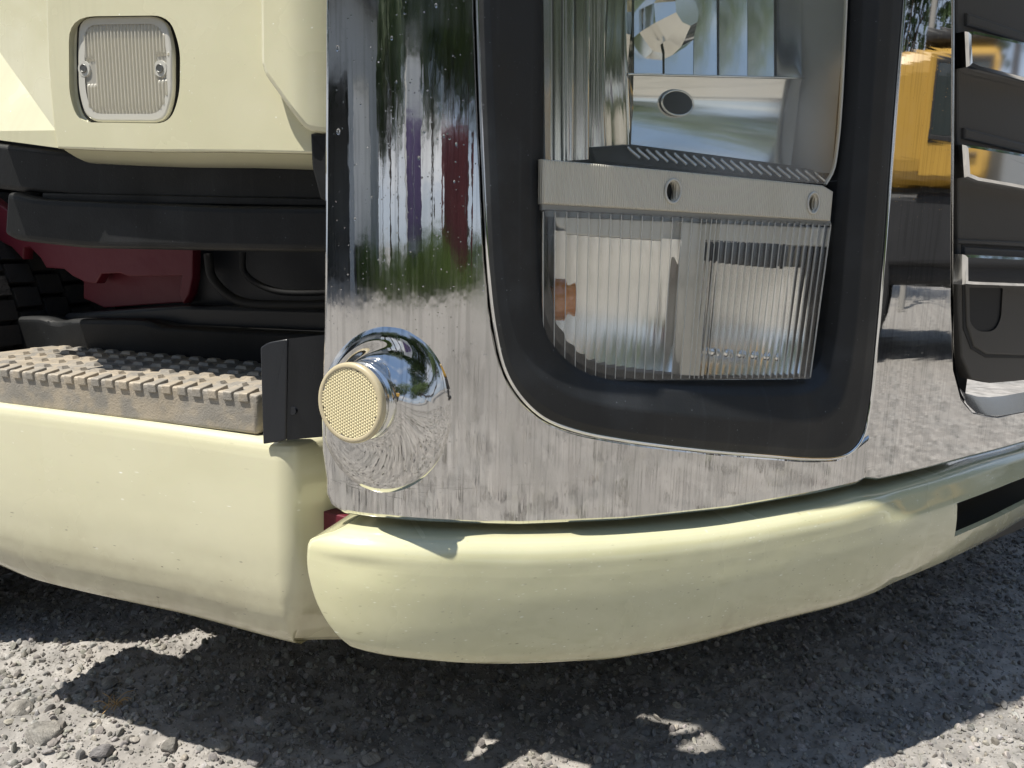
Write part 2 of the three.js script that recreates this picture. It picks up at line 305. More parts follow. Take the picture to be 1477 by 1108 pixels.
// ------------------------------------------------------------------ cab side, upper left
const lampHole = rounded([[96, 20], [246, 18], [263, 70], [262, 140], [246, 182], [112, 180], [97, 140]], [40, 34, 20, 24, 34, 36, 24]);
{
  const pan = part('cab_side_panel', onSide([[62, -120], [560, -120], [560, 226], [466, 222], [330, 219], [230, 219], [150, 217], [82, 214], [76, 180], [68, 90]], 0, 0.012, 0.003, [lampHole]), M.cream);
  // lower return under the panel
  const low = sideAll([[82, 214], [150, 217], [230, 219], [330, 219], [466, 222], [560, 226]], 0);
  part('panel_return', grid(5, 4, (u, v) => { const [s, y] = low[Math.round(u * 5)]; return Sd(s, y + 0.003 - 0.016 * Math.sin(v * 1.5), -0.003 - 0.05 * v); }), M.cream);
  // front wing facets left of the crease
  const q = (px, py, d) => { const [s, y] = side(px, py, d); return Sd(s, y, d); };
  const tri = (...p) => { const g = new THREE.BufferGeometry(); const v = []; for (let i = 1; i < p.length - 1; i++) for (const k of [p[0], p[i], p[i + 1]]) v.push(k.x, k.y, k.z); g.setAttribute('position', new THREE.Float32BufferAttribute(v, 3)); g.computeVertexNormals(); return uvMetres(g); };
  const a = q(68, -120, -0.004), b = q(75, 90, -0.004), b2 = q(80, 188, -0.004), c = q(88, 214, -0.004), d = q(-90, -120, -0.05), e = q(-90, -50, -0.045), f = q(-90, 190, 0.045);
  part('cab_wing_panel', join(tri(a, d, e, b2, b), tri(b2, e, f, c)), M.cream);
  // raised corner pillar with rounded front
  const pp = rounded([[373, -120], [374, 90], [380, 108], [436, 186], [448, 189], [520, 189], [520, -120]], [0, 8, 8, 6, 6, 0, 0], 5);
  part('corner_pillar_panel', (() => {
    const o = 0.022, g = slab(sideAll(pp, o), null, 0.03, 0.006, 5); let t = new TessellateModifier(0.012, 8).modify(g);
    const s0 = side(412, 60, o)[0], p = t.attributes.position, n = t.attributes.normal; for (let i = 0; i < p.count; i++) { const k = Math.max(0, p.getX(i) - s0), v = new THREE.Vector3(n.getX(i) + 22 * k * n.getZ(i), n.getY(i), n.getZ(i)).normalize(); p.setZ(i, p.getZ(i) - 11 * k * k); n.setXYZ(i, v.x, v.y, v.z); }
    return placeSide(t, o);
  })(), M.cream);
  part('pillar_seal', onSide(rounded([[447, 192], [520, 192], [520, 290], [462, 290], [449, 240]], [3, 0, 0, 8, 8]), 0.006, 0.012, 0.003), M.black);
}
// ------------------------------------------------------------------ indicator lamp on the cab side
{
  const L = new THREE.Group(); L.name = 'indicator_lamp'; truck.add(L);
  sub('lamp_recess', onSide([[80, 5], [280, 5], [280, 195], [80, 195]], -0.03, 0.004, 0), M.blackDeep, L);
  // recess wall
  const hole = sideAll(lampHole, 0), rimIn = sideAll(lampHole.map(([x, y]) => [x + (x < 150 ? 13 : 2), y + (y < 100 ? 3 : -5)]), -0.02); sub('recess_wall', grid(hole.length, 5, (u, v) => { const k = Math.round(u * hole.length) % hole.length, a = hole[k], b = rimIn[k], t = v * v * (3 - 2 * v); return Sd(lerp(a[0], b[0], v), lerp(a[1], b[1], v), -0.001 - 0.019 * t); }), M.cream, L);
  const rimPx = rounded([[113, 24], [237, 22], [248, 68], [248, 140], [237, 177], [124, 176], [112, 132], [111, 70]], [30, 28, 16, 20, 28, 30, 18, 16]);
  const innPx = rounded([[121, 32], [233, 30], [243, 72], [243, 136], [232, 168], [130, 168], [120, 130], [119, 72]], [26, 24, 14, 16, 24, 26, 16, 14]);
  sub('gasket', onSide(rimPx.map(([x, y]) => [180 + (x - 180) * 1.03, 100 + (y - 100) * 1.025]), -0.0095, 0.02, 0.002), M.blackDeep, L);
  sub('lamp_rim', onSide(rimPx, -0.006, 0.008, 0.003, [innPx], { seg: 4 }), M.frosted, L);
  const [sa, ya] = side(117, 100, 0), [sb] = side(246, 100, 0), yt = side(180, 27, 0)[1], yb = side(180, 172, 0)[1];
  sub('lamp_reflector', grid(16, 24, (u, v) => Sd(lerp(sa, sb, u), lerp(yt, yb, v), -0.014 - 0.014 * Math.pow(Math.sin(Math.PI * v), 0.7))), M.silverSoft, L);
  const inn = sideAll(innPx, -0.006), sh = new THREE.Shape(V2(inn));
  // ribbed clear cover: vertical ribs trimmed to the rounded outline
  const inside = (s, y) => { let c = false; for (let i = 0, j = inn.length - 1; i < inn.length; j = i++) if ((inn[i][1] > y) !== (inn[j][1] > y) && s < (inn[j][0] - inn[i][0]) * (y - inn[i][1]) / (inn[j][1] - inn[i][1]) + inn[i][0]) c = !c; return c; };
  const span = (s) => { let lo = null, hi = null; for (let k = 0; k <= 200; k++) { const y = lerp(yb, yt, k / 200); if (inside(s, y)) { lo ??= y; hi = y; } } return [lo, hi]; };
  const N = 26, ribs = [];
  for (let k = 0; k < N; k++) {
    const s0 = lerp(sa, sb, (k + 0.5) / N + 0.0), w = (sb - sa) / N * 0.5, [lo, hi] = span(s0); if (lo === null) continue;
    const bossL = Math.abs(s0 - side(120, 99, 0)[0]) < 0.011, bossR = Math.abs(s0 - side(231, 99, 0)[0]) < 0.012, ym = side(180, 99, 0)[1];
    const segs = bossL || bossR ? [[lo, ym - 0.0115], [ym + 0.0115, hi]] : [[lo, hi]];
    for (const [p, q] of segs) if (q - p > 0.004) ribs.push(grid(6, 12, (u, v) => { const t = Math.min(v, 1 - v) * 12, e = Math.min(1, t * 1.2); return Sd(s0 + (u - 0.5) * 2 * w, lerp(p + 0.0015, q - 0.0015, v), -0.0074 + 0.0024 * Math.sin(Math.PI * u) * e); }));
  }
  const base = slab(inn, null, 0.004, 0); placeSide(base, -0.0075);
  sub('lens', join(base, ...ribs), P({ color: rgb(0.9, 0.87, 0.77), transmission: 0.6, thickness: 0, roughness: 0.3, ior: 1.5 }), L);
  for (const [px, py] of [[121, 99], [231, 99]]) {
    const [s, y] = side(px, py, -0.006), b = new THREE.CylinderGeometry(0.0092, 0.0102, 0.005, 28); b.rotateX(Math.PI / 2); b.translate(s, y, 0); sub('screw_boss', placeSide(b, -0.008), M.frosted, L);
    const w = new THREE.CylinderGeometry(0.0036, 0.0036, 0.003, 18); w.rotateX(Math.PI / 2); w.translate(s, y, 0); const t = new THREE.TorusGeometry(0.0044, 0.001, 8, 24); t.translate(s, y, 0.001); sub('screw', join(placeSide(w, -0.006), placeSide(t, -0.006)), M.screw, L);
  }
}
// ------------------------------------------------------------------ black guards, inner wall, red bracket, wheel
{
  part('step_guard', onSide(rounded([[-90, 196], [0, 207], [80, 216], [170, 226], [240, 230], [330, 224], [470, 222], [600, 222], [600, 294], [330, 294], [110, 286], [-90, 262]], [0, 0, 0, 0, 0, 0, 0, 0, 0, 4, 10, 0]), -0.055, 0.1, 0.008, null, { seg: 5, crease: 0.5 }), M.black);
  part('step_guard', onSide(rounded([[8, 276], [60, 286], [330, 296], [600, 298], [600, 366], [330, 362], [120, 358], [20, 347], [4, 338]], [6, 10, 4, 0, 0, 4, 20, 14, 6]), -0.035, 0.1, 0.009, null, { seg: 5, crease: 0.5 }), M.black);
  part('guard_rib', onSide([[60, 278], [600, 288], [600, 300], [60, 292]], -0.05, 0.05, 0.003), M.black);
  part('inner_panel', onSide(rounded([[276, 330], [620, 330], [620, 560], [200, 560], [205, 470], [270, 440]], [4, 0, 0, 0, 12, 10]), -0.3, 0.03, 0.006), M.blackSatin);
  part('inner_ledge', onSide(rounded([[90, 452], [260, 440], [620, 448], [620, 560], [90, 560]], [8, 8, 0, 0, 0]), -0.25, 0.03, 0.007, null, { seg: 4 }), M.blackSatin);
  part('mudguard', onSide(rounded([[-2, 560], [2, 478], [18, 457], [58, 457], [80, 465], [100, 460], [205, 461], [235, 470], [330, 474], [620, 486], [620, 560]], [0, 10, 10, 12, 10, 10, 10, 10, 8, 0, 0]), -0.215, 0.05, 0.009, null, { seg: 5 }), M.black);
  part('chassis_bracket', onSide([[-60, 250], [6, 300], [60, 340], [278, 345], [277, 400], [272, 425], [264, 438], [258, 424], [262, 398], [186, 399], [172, 394], [146, 395], [138, 409], [122, 407], [104, 398], [92, 388], [66, 386], [58, 372], [42, 356], [34, 358], [33, 374], [16, 356], [-60, 320]], -0.24, 0.02, 0.002), M.red);
  part('chassis_bracket', onSide([[120, 370], [268, 370], [266, 436], [150, 444], [120, 430]], -0.275, 0.02, 0.002), M.red);
  for (const [a, b, r] of [[[[300, 366], [306, 400], [340, 432], [420, 440], [520, 436]], -0.2, 0.007], [[[350, 364], [352, 392], [392, 418], [520, 420]], -0.22, 0.005]]) part('hose', tubeOf(a.map(([x, y]) => { const [s, q] = side(x, y, b); return Sd(s, q, b); }), r, 40), M.blackDeep);
  // front wheel
  const wh = new THREE.Group(); wh.name = 'wheel'; truck.add(wh);
  const R = 0.5, sc = side(84, 400, -0.3)[0] - R, prof = [[0.28, -0.12], [0.3, -0.14], [0.42, -0.145], [0.47, -0.135], [0.488, -0.115], [0.49, 0], [0.488, 0.115], [0.47, 0.135], [0.42, 0.145], [0.3, 0.14], [0.28, 0.12]];
  const lat = (pts) => { const g = new THREE.LatheGeometry(pts.map(([r, y]) => new THREE.Vector2(r, y)), 64); g.rotateX(Math.PI / 2); return g; };
  const put = (g) => { g.translate(sc, R, 0); return placeSide(g, -0.3); };
  sub('tyre', put(lat(prof)), M.rubber, wh);
  sub('rim', put(lat([[0.001, 0.05], [0.1, 0.06], [0.12, 0.02], [0.24, 0.03], [0.27, 0.12], [0.285, 0.13]])), M.silverSoft, wh);
  for (let a = 0; a < 24; a++) for (let k = 0; k < 5; k++) {   // tread blocks on the half that shows
    const an = (a - 12 + (k % 2) * 0.5) * 0.085 + 0.1, g = box(0.03, 0.034, 0.046, R - 0.004, 0, (k - 2) * 0.052); g.rotateZ(an); sub('tread_block', put(g), M.rubber, wh);
  }
}
// ------------------------------------------------------------------ step plate with raised studs
{
  const dF = -0.004, yT = side(370, 570, dF)[1], sR = side(371, 600, dF)[0], sL = side(-110, 540, dF)[0], yB = side(365, 627, dF)[1];
  const onPlane = (px, py) => { const r = ray(px, py), t = (yT - 0.76) / r.y, p = camera.position.clone().addScaledVector(r, t).sub(SA); return [p.dot(ST), p.dot(SNn)]; };
  const depth = clamp(-onPlane(205, 507)[1], 0.1, 0.24) - 0.004;
  const plate = slab(rounded([[sL, yB], [sR, yB], [sR, yT], [sL, yT]], [0, 0.006, 0.004, 0], 4), null, depth, 0.005, 4);
  const P0 = part('step_plate', placeSide(plate, dF), M.alu);
  const trap = (w, h, d, k = 0.7) => { const g = box(w, h, d, 0, h / 2, 0), p = g.attributes.position; for (let i = 0; i < p.count; i++) if (p.getY(i) > h / 2) { p.setX(i, p.getX(i) * k); p.setZ(i, p.getZ(i) * k); } g.computeVertexNormals(); return toCreasedNormals(g.toNonIndexed(), 0.2); };
  const pitch = 0.0235, n = Math.floor((sR - sL) / pitch);
  for (let i = 0; i < n; i++) {                           // teeth along the front lip
    const s = sR - 0.016 - i * pitch, g = slab(rounded([[-0.0095, 0], [0.0055, 0], [0.004, 0.011], [-0.0085, 0.011]], 0.0015, 3), null, 0.024, 0.0015, 2);
    const p = g.attributes.position; for (let q = 0; q < p.count; q++) { if (p.getZ(q) > -0.012) p.setY(q, p.getY(q) - 0.004 * (1 + p.getZ(q) / 0.012)); }
    g.computeVertexNormals(); g.translate(s, yT - 0.006, 0.0028); sub('edge_tooth', placeSide(g, dF), M.alu, P0);
  }
  for (let r = 0; r < 5; r++) for (let i = 0; i < n * 0.72; i++) {
    const sp = 0.034, s = sR - 0.026 - (i + (r % 2 ? 0.5 : 0)) * sp, z = -0.044 - r * ((depth - 0.052) / 4.6); if (s < sL + 0.02) continue;
    const g = trap(0.021, 0.0042, 0.013, 0.7); g.translate(s, yT, z); sub('tread_stud', placeSide(g, dF), M.alu, P0);
  }
}
// ------------------------------------------------------------------ black bracket beside the step
{
  const L = onSide(rounded([[375, 501], [386, 494], [414, 489], [412, 634], [406, 637], [379, 641]], [3, 6, 3, 2, 3, 2]), 0.014, 0.006, 0.0018);
  const a = side(413, 489, 0.013), b = side(413, 635, 0.013), c = side(540, 476, -0.03), d = side(540, 628, -0.03);
  const pl = grid(8, 4, (u, v) => { const s = lerp(lerp(a[0], c[0], u), lerp(b[0], d[0], u), v), y = lerp(lerp(a[1], c[1], u), lerp(b[1], d[1], u), v); return Sd(s, y, lerp(0.012, -0.05, u)); });
  part('step_bracket', join(L, pl), M.blackSatin);
  const [s, y] = side(415, 592, 0.01), t = new THREE.CylinderGeometry(0.005, 0.005, 0.004, 16); t.rotateX(Math.PI / 2); t.translate(s + 0.006, y, 0); part('bolt', placeSide(t, 0.008), M.blackSatin);
}
// ------------------------------------------------------------------ step skirt (cream, below the step)
{
  const o = 0.006, sc = side(405, 760, o)[0] - 0.004, R = 0.026, sL = side(-130, 700, o)[0], Ls = sc - sL;
  const path = (t) => {                                   // t in metres along the plan outline: [point, outward normal]
    if (t < Ls) return [Sd(sL + t, 0, o), SNn.clone(), sL + t];
    const arc = R * 1.15, a = Math.min(1.15, (t - Ls) / R), c = Sd(sc, 0, o - R), n = SNn.clone().multiplyScalar(Math.cos(a)).addScaledVector(ST, Math.sin(a)), p = c.addScaledVector(n, R);
    if (t > Ls + arc) { const tg = SNn.clone().multiplyScalar(-Math.sin(a)).addScaledVector(ST, Math.cos(a)); p.addScaledVector(tg, t - Ls - arc); }
    return [p, n, sc + (t - Ls) * 0.3];
  };
  const top = sideAll([[-130, 566], [0, 585], [180, 608], [365, 634], [404, 640], [440, 640], [500, 642]], o), bot = sideAll([[-130, 760], [0, 822], [60, 846], [150, 868], [250, 890], [400, 930], [440, 940], [520, 962]], -0.02);
  const prof = [[-0.05, 0, 0.002], [-0.014, 0, 0.002], [-0.005, 0, 0], [-0.001, 0, -0.004], [0.0015, 0, -0.011], [0.003, 0.08, 0], [0.006, 0.3, 0], [0.007, 0.5, 0], [0.004, 0.68, 0], [-0.002, 0.8, 0], [-0.012, 0.9, 0], [-0.024, 0.965, 0], [-0.034, 0.985, 0], [-0.04, 1, 0], [-0.06, 1.01, 0], [-0.2, 1.0, 0]];
  const T = Ls + R * 1.15 + 0.12, cols = []; for (let i = 0; i <= 30; i++) cols.push(Ls * i / 30 * 0.999); for (let i = 0; i <= 14; i++) cols.push(Ls + R * 1.15 * i / 14); for (let i = 1; i <= 6; i++) cols.push(Ls + R * 1.15 + 0.12 * i / 6);
  part('step_skirt', grid(cols.length - 1, prof.length * 3 - 3, (u, v, i, j) => {
    const [p, n, s] = path(cols[i]), k = Math.min(prof.length - 2, Math.floor(j / 3)), f = (j - k * 3) / 3, A = prof[k], B = prof[k + 1], yt = pw(top, s), fr = lerp(A[1], B[1], f); let yb = pw(bot, s);
    if (cols[i] > Ls) { const c = p.clone().setY(0.29).project(camera), r = ray((c.x + 1) / 2 * W, 941 - 3 * smooth(0, 0.1, cols[i] - Ls)); yb = lerp(yb, 0.76 + r.y * p.z / r.z, smooth(0, 0.03, cols[i] - Ls)); }
    return p.addScaledVector(n, lerp(A[0], B[0], f)).setY(lerp(yt, yb, fr) + lerp(A[2], B[2], f));
  }), M.creamSkirt);
}
// ------------------------------------------------------------------ chrome panels
const bezelOuter = [[686, -140], [689, 0], [692, 100], [698, 250], [706, 400], [716, 480], [730, 535], [752, 572], [785, 602], [830, 620], [900, 634], [1000, 647], [1100, 656], [1180, 661], [1218, 656], [1240, 635], [1252, 590], [1262, 500], [1275, 350], [1290, 150], [1302, 0], [1312, -140]];
{
  const inner = spline(bezelOuter, 130);
  const cutA = inner.filter(([x, y]) => !(x > 1228));
  const outA = [[466, -140], [467, 0], [466, 300], [465, 470], [461, 600], [462, 650], [468, 690], [468, 712], [476, 730], [495, 742], [560, 750], [650, 756], [750, 759], [900, 752], [1050, 736], [1180, 713], [1236, 700], [1248, 692], [1254, 660], [1256, 628]];
  const B = (p) => frontAll(p, 0);
  part('chrome_corner_panel', warpFront(slab([...B(outA), ...B(cutA).reverse()], null, 0.03, 0.006, 5, 0.45), 0, 0.009), M.chrome);
  { // water drops dried on the column
    const drops = []; for (const [x, y, r] of [[487, 70, 3.4], [488, 190, 3.6], [565, 55, 2.4], [629, 8, 2.6], [612, 190, 2.2], [604, 228, 2.4], [658, 208, 2.2], [640, 196, 2], [631, 200, 1.8], [572, 118, 1.6], [520, 150, 1.6], [655, 262, 1.8], [536, 285, 1.7], [512, 316, 1.8]]) { const [s, y1] = front(x, y, 0), g = new THREE.SphereGeometry(r * 0.00075, 14, 10); g.scale(0.75, 1.25, 0.4); const h = C(s)[2]; g.rotateY(-h); const q = F(s, y1, 0.0002); g.translate(q.x, q.y, q.z); drops.push(g); }
    drops.forEach((g) => part('water_drop', g, M.glass));
  }
  // centre panel: strip right of the headlight running on below the grille
  const cutB = inner.filter(([x, y]) => x > 1228);
  const opening = [[1378, -140], [1379, 0], [1378, 200], [1377, 320], [1377, 440], [1380, 532], [1391, 574], [1408, 595], [1442, 600], [1500, 589], [1600, 566], [1720, 535]];
  const bottom = [[1720, 560], [1600, 604], [1477, 641], [1400, 662], [1330, 680], [1270, 694], [1250, 692], [1248, 650]];
  part('chrome_centre_panel', warpFront(slab([...B(cutB), ...B(opening), ...B(bottom)], null, 0.03, 0.005, 5, 0.45), -0.0035, 0.009), M.chromeBand);
  // thin bright trim around the lamp opening
  part('chrome_trim', (() => { const pts = frontAll(spline(bezelOuter, 90).map(([x, y]) => [x, y]), 0.002).map(([s, y]) => F(s, y, 0.004)); return tubeOf(pts, 0.003, 220, 8); })(), M.chromeClean);
  // rolled return inside the grille opening
  const op = frontAll(spline(opening, 60), 0);
  part('chrome_return', grid(60, 5, (u, v) => { const [s, y] = op[Math.round(u * 60)]; const k = Math.max(0, y - op[52][1]); return F(s + 0.0005, y + 0.03 * v * smooth(0.25, 0.6, u), -0.002 - 0.02 * v); }), M.chromeTrim);
  // boss that carries the side reflector: a flare from the panel up to the reflector's ring
  const ax = new THREE.Vector3(-0.46, 0.03, 0.88).normalize(), HT = 0.058;
  const base = camera.position.clone().addScaledVector(ray(503, 582), 0.775).addScaledVector(ax, -HT), q = new THREE.Quaternion().setFromUnitVectors(new THREE.Vector3(0, 1, 0), ax);
  const ringC = base.clone().addScaledVector(ax, 0.031), foot = [], NB = 96;
  for (let k = 0; k < NB; k++) { const a = k / NB * 2 * Math.PI, px = Math.max(466 + 3 * Math.sin(a), 557 + 99 * Math.cos(a)), [s, y] = front(px, 591 - 124 * Math.sin(a), 0.001); foot.push([s, y]); }
  const cS = foot.reduce((t, p) => t + p[0], 0) / NB, cY = foot.reduce((t, p) => t + p[1], 0) / NB;
  part('reflector_boss', grid(NB, 44, (u, v, i) => {
    const k = i % NB, a = k / NB * 2 * Math.PI, dirn = new THREE.Vector3(Math.cos(a), 0, -Math.sin(a)).applyQuaternion(q), [fs, fy] = foot[k], B3 = F(fs, fy, -0.0025);
    if (v < 0.1) return ringC.clone().addScaledVector(dirn, 0.0385 * v / 0.1);
    const w = (v - 0.1) / 0.9, P0 = ringC.clone().addScaledVector(dirn, 0.0385 + 0.001), P1 = P0.clone().addScaledVector(ax, -0.012).addScaledVector(dirn, 0.002), P2 = F(lerp(fs, cS, 0.18), lerp(fy, cY, 0.18), 0.0125);
    const o = (1 - w); return P0.multiplyScalar(o ** 3).addScaledVector(P1, 3 * o * o * w).addScaledVector(P2, 3 * o * w * w).addScaledVector(B3, w ** 3);
  }, null, (u, v, p) => [p.x, p.y]), M.chromeBoss);
  const R = new THREE.Group(); R.name = 'side_reflector'; truck.add(R);
  const put = (g, h) => { g.applyQuaternion(q); const o = ax.clone().multiplyScalar(h); g.translate(base.x + o.x, base.y + o.y, base.z + o.z); return g; };
  sub('trim_ring', put(new THREE.LatheGeometry([[0.034, 0], [0.0405, 0], [0.0418, 0.002], [0.0418, 0.008], [0.0405, 0.01], [0.0392, 0.0105], [0.0392, 0.013], [0.0402, 0.0145], [0.0402, 0.019], [0.039, 0.0205], [0.0372, 0.0205]].map(([r, y]) => new THREE.Vector2(r, y)), 72), 0.03), M.chromeTrim, R);
  const rim = new THREE.LatheGeometry([[0.0415, 0], [0.0422, 0.002], [0.0422, 0.006], [0.041, 0.0082], [0.0378, 0.0088], [0.0362, 0.0076]].map(([r, y]) => new THREE.Vector2(r, y)), 72);
  sub('reflector_rim', put(rim, 0.0495), P({ color: rgb(0.5, 0.43, 0.28), roughness: 0.3, clearcoat: 0.6 }), R);
  // lens of small pyramids
  const pyr = [], st = 0.0034, pos = [];
  for (let a = -13; a <= 13; a++) for (let b = -15; b <= 15; b++) {
    const x = (a + (mod(b, 2) ? 0.5 : 0)) * st, z = b * st * 0.86; if (Math.hypot(x, z) > 0.0366) continue;
    const h = 0.0012, v = []; for (let k = 0; k < 6; k++) v.push([x + Math.cos(k * Math.PI / 3 + Math.PI / 6) * st * 0.577, z + Math.sin(k * Math.PI / 3 + Math.PI / 6) * st * 0.577]);
    for (let k = 0; k < 6; k++) { const m = v[k], n = v[(k + 1) % 6]; pos.push(m[0], 0, m[1], x, h, z, n[0], 0, n[1]); }
  }
  const pg = new THREE.BufferGeometry(); pg.setAttribute('position', new THREE.Float32BufferAttribute(pos, 3)); pg.computeVertexNormals();
  sub('reflector_lens', put(pg, 0.0565), M.reflex, R, 'pale amber faceted disc');
}
// ------------------------------------------------------------------ headlight bezel (matt black)
{
  const loops = [
    [bezelOuter, 0.002], [bezelOuter.map(([x, y], i) => [x + (i < 11 ? 2 : i > 16 ? -2 : 0), y - (i > 8 && i < 19 ? 2 : 0)]), 0.008],
    [[[694, -140], [697, 0], [700, 100], [706, 250], [714, 400], [724, 476], [738, 528], [760, 563], [792, 590], [834, 608], [902, 622], [1000, 634], [1100, 643], [1176, 648], [1208, 644], [1228, 624], [1240, 580], [1250, 500], [1262, 350], [1277, 150], [1288, 0], [1298, -140]], 0.012],
    [[[704, -140], [707, 0], [711, 100], [718, 250], [728, 400], [738, 462], [752, 506], [775, 540], [806, 562], [844, 578], [905, 590], [1000, 600], [1090, 606], [1160, 607], [1190, 603], [1212, 584], [1224, 544], [1234, 480], [1246, 330], [1258, 150], [1268, 0], [1276, -140]], 0.012],
    [[[740, -140], [742, 0], [745, 100], [752, 250], [764, 400], [772, 452], [784, 486], [804, 515], [830, 536], [866, 550], [915, 558], [1000, 566], [1080, 570], [1140, 570], [1172, 564], [1192, 548], [1203, 510], [1212, 450], [1224, 310], [1237, 140], [1246, 0], [1252, -140]], -0.002],
    [[[783, -140], [784, 0], [785, 100], [787, 250], [791, 400], [797, 446], [808, 476], [826, 500], [850, 519], [880, 530], [926, 537], [1000, 542], [1080, 545], [1130, 544], [1164, 538], [1180, 522], [1188, 490], [1194, 440], [1204, 300], [1217, 140], [1226, 0], [1232, -140]], -0.02],
    [[[788, -140], [789, 0], [790, 100], [792, 250], [796, 400], [802, 442], [813, 471], [830, 493], [854, 512], [884, 523], [928, 530], [1000, 535], [1080, 538], [1128, 537], [1160, 532], [1175, 517], [1183, 486], [1189, 438], [1199, 300], [1212, 140], [1221, 0], [1227, -140]], -0.09],
  ];
  const n = 150, L = loops.map(([p, d]) => { const c = new THREE.CatmullRomCurve3(p.map(([x, y]) => new THREE.Vector3(x, y, 0)), false, 'centripetal'); return Array.from({ length: n + 1 }, (_, i) => { const q = c.getPoint(i / n), [s, y] = front(q.x, q.y, Math.max(d, -0.03)); return [s, y, d]; }); });
  const rows = []; for (let k = 0; k < L.length - 1; k++) for (const t of [0, 0.12, 0.5, 0.88]) rows.push([k, t]); rows.push([L.length - 2, 1]);
  part('headlight_bezel', grid(n, rows.length - 1, (u, v, i, j) => { const [k, t] = rows[j], A = L[k][i], B = L[k + 1][i]; return F(lerp(A[0], B[0], t), lerp(A[1], B[1], t), lerp(A[2], B[2], t)); }), M.blackBezel);
}
// ------------------------------------------------------------------ headlight
{
  const HL = new THREE.Group(); HL.name = 'headlight'; truck.add(HL);
  const DD = -0.03;
  sub('lamp_housing', patch([770, -140], [1250, -140], [1215, 580], [770, 570], 20, 4, () => -0.16), M.smoky, HL);
  sub('red_body_edge', onFront([[1184, 330], [1202, 330], [1190, 545], [1168, 545]], -0.05, 0.004, 0.0005), M.red, HL);
  // wavy bright pillars on the left
  const wave = [[780, -0.03], [800, -0.042], [815, -0.05], [826, -0.034], [838, -0.062], [848, -0.044], [862, -0.066], [872, -0.05], [882, -0.075], [893, -0.085], [905, -0.06], [914, -0.07]];
  sub('lamp_side_reflector', grid(90, 14, (u, v) => { const px = lerp(780, 914, u), tw = Math.sin(v * 7 + px * 0.05) * 3 * smooth(840, 900, px), dd = pw(wave, px) + 0.003 * Math.sin(v * 9 + u * 9) * smooth(0.5, 0.9, u), [s, y] = front(px + tw, lerp(-140, lerp(234, 226, u), v), dd); return F(s, y, dd); }), M.silver, HL);
  // main reflector: upper faceted bowl and lower trough
  const cols = [914, 958, 1000, 1037, 1078, 1120, 1156];
  for (let k = 0; k < cols.length - 1; k++) sub('reflector_facet', patch([cols[k] + 0.7, -140], [cols[k + 1], -140], [cols[k + 1], 106 + 0.03 * (cols[k + 1] - 914)], [cols[k] + 0.7, 106 + 0.03 * (cols[k] - 914)], 6, 24, (u, v) => { const w = (v - 0.35) / 0.65; return -0.075 + 0.022 * Math.max(0, w) ** 2 + 0.008 * (1 - v) ** 2 - 0.002 * Math.cos((u - 0.5) * 2.4) + 0.003 * (k % 2); }), M.silver, HL);
  sub('reflector_bowl', patch([914, 108], [1156, 114], [1140, 246], [910, 214], 40, 34, (u, v) => -0.068 + 0.018 * Math.pow(Math.abs(v - 0.4) / 0.6, 2) + 0.004 * Math.abs(u - 0.45) ** 2), M.silver, HL);
  const lip = []; for (let k = 0; k <= 10; k++) { const [s, y] = front(lerp(905, 1160, k / 10), lerp(107, 113, k / 10), -0.052); lip.push(F(s, y, -0.052)); }
  sub('reflector_lip', tubeOf(lip, 0.0016, 30), M.chromeClean, HL);
  { // oval opening with rim in the trough
    const pts = [], [cs, cy] = front(976, 149, -0.066); for (let k = 0; k < 32; k++) { const a = k / 32 * 2 * Math.PI; pts.push([cs + 0.0235 * Math.cos(a), cy + 0.0145 * Math.sin(a)]); }
    sub('reflector_port', warpFront(slab(pts, null, 0.006, 0.001), -0.0645, 0), M.blackSatin, HL);
    sub('port_rim', tubeOf(pts.map(([s, y]) => F(s, y, -0.064)), 0.0014, 60, 8, true), M.chromeClean, HL);
  }
  { // faceted bulb shield
    const g1 = new THREE.CylinderGeometry(0.034, 0.04, 0.03, 9, 1), g2 = new THREE.CylinderGeometry(0.019, 0.034, 0.02, 9, 1), g3 = new THREE.CylinderGeometry(0.028, 0.03, 0.06, 16, 1); g2.translate(0, 0.025, 0); g3.translate(0, -0.045, 0);
    const g = toCreasedNormals(join(g1, g2, g3), 0.1), [s, y] = front(962, 34, -0.065), p = F(s, y, -0.065), dir = new THREE.Vector3(0.5, 0.22, 0.84).normalize();
    g.applyQuaternion(new THREE.Quaternion().setFromUnitVectors(new THREE.Vector3(0, 1, 0), dir)); g.translate(p.x, p.y, p.z); sub('bulb_shield', g, M.silver, HL);
  }
  sub('lamp_end_wall', patch([1154, -140], [1232, -140], [1200, 250], [1140, 246], 10, 10, (u) => -0.075 + 0.055 * u), M.smoky, HL);
  // dark ribbed sill under the bowls
  const sill = onFront([[852, 212], [912, 208], [1140, 238], [1204, 250], [1196, 268], [1060, 254], [860, 234]], -0.045, 0.05, 0.002);
  sub('lamp_sill', sill, M.blackSatin, HL);
  for (let k = 0; k < 21; k++) {
    const t = k / 20, px = lerp(914, 1186, t), py = lerp(210, 246, t), pts = []; for (let q = 0; q <= 6; q++) { const a = q / 6, [s, y] = front(px + 12 * Math.sin(a * 1.5) * (0.4 + 0.6 * a), py + 1 + 17 * a, -0.03); pts.push(F(s, y, -0.043 + 0.008 * a)); }
    sub('sill_rib', tubeOf(pts, 0.0022, 10, 6), P1rib(), HL);
  }
  function P1rib() { return M.ribMat ??= P({ color: rgb(0.7, 0.7, 0.7), metalness: 0.9, roughness: 0.15 }); }
  // clear cover
  const cover = [[784, -140], [784, 232], [900, 242], [1060, 256], [1192, 266], [1203, 246], [1213, 180], [1218, 90], [1226, -140]];
  sub('cover_lens', onFront(cover, -0.012, 0.0001, 0), M.pane, HL);
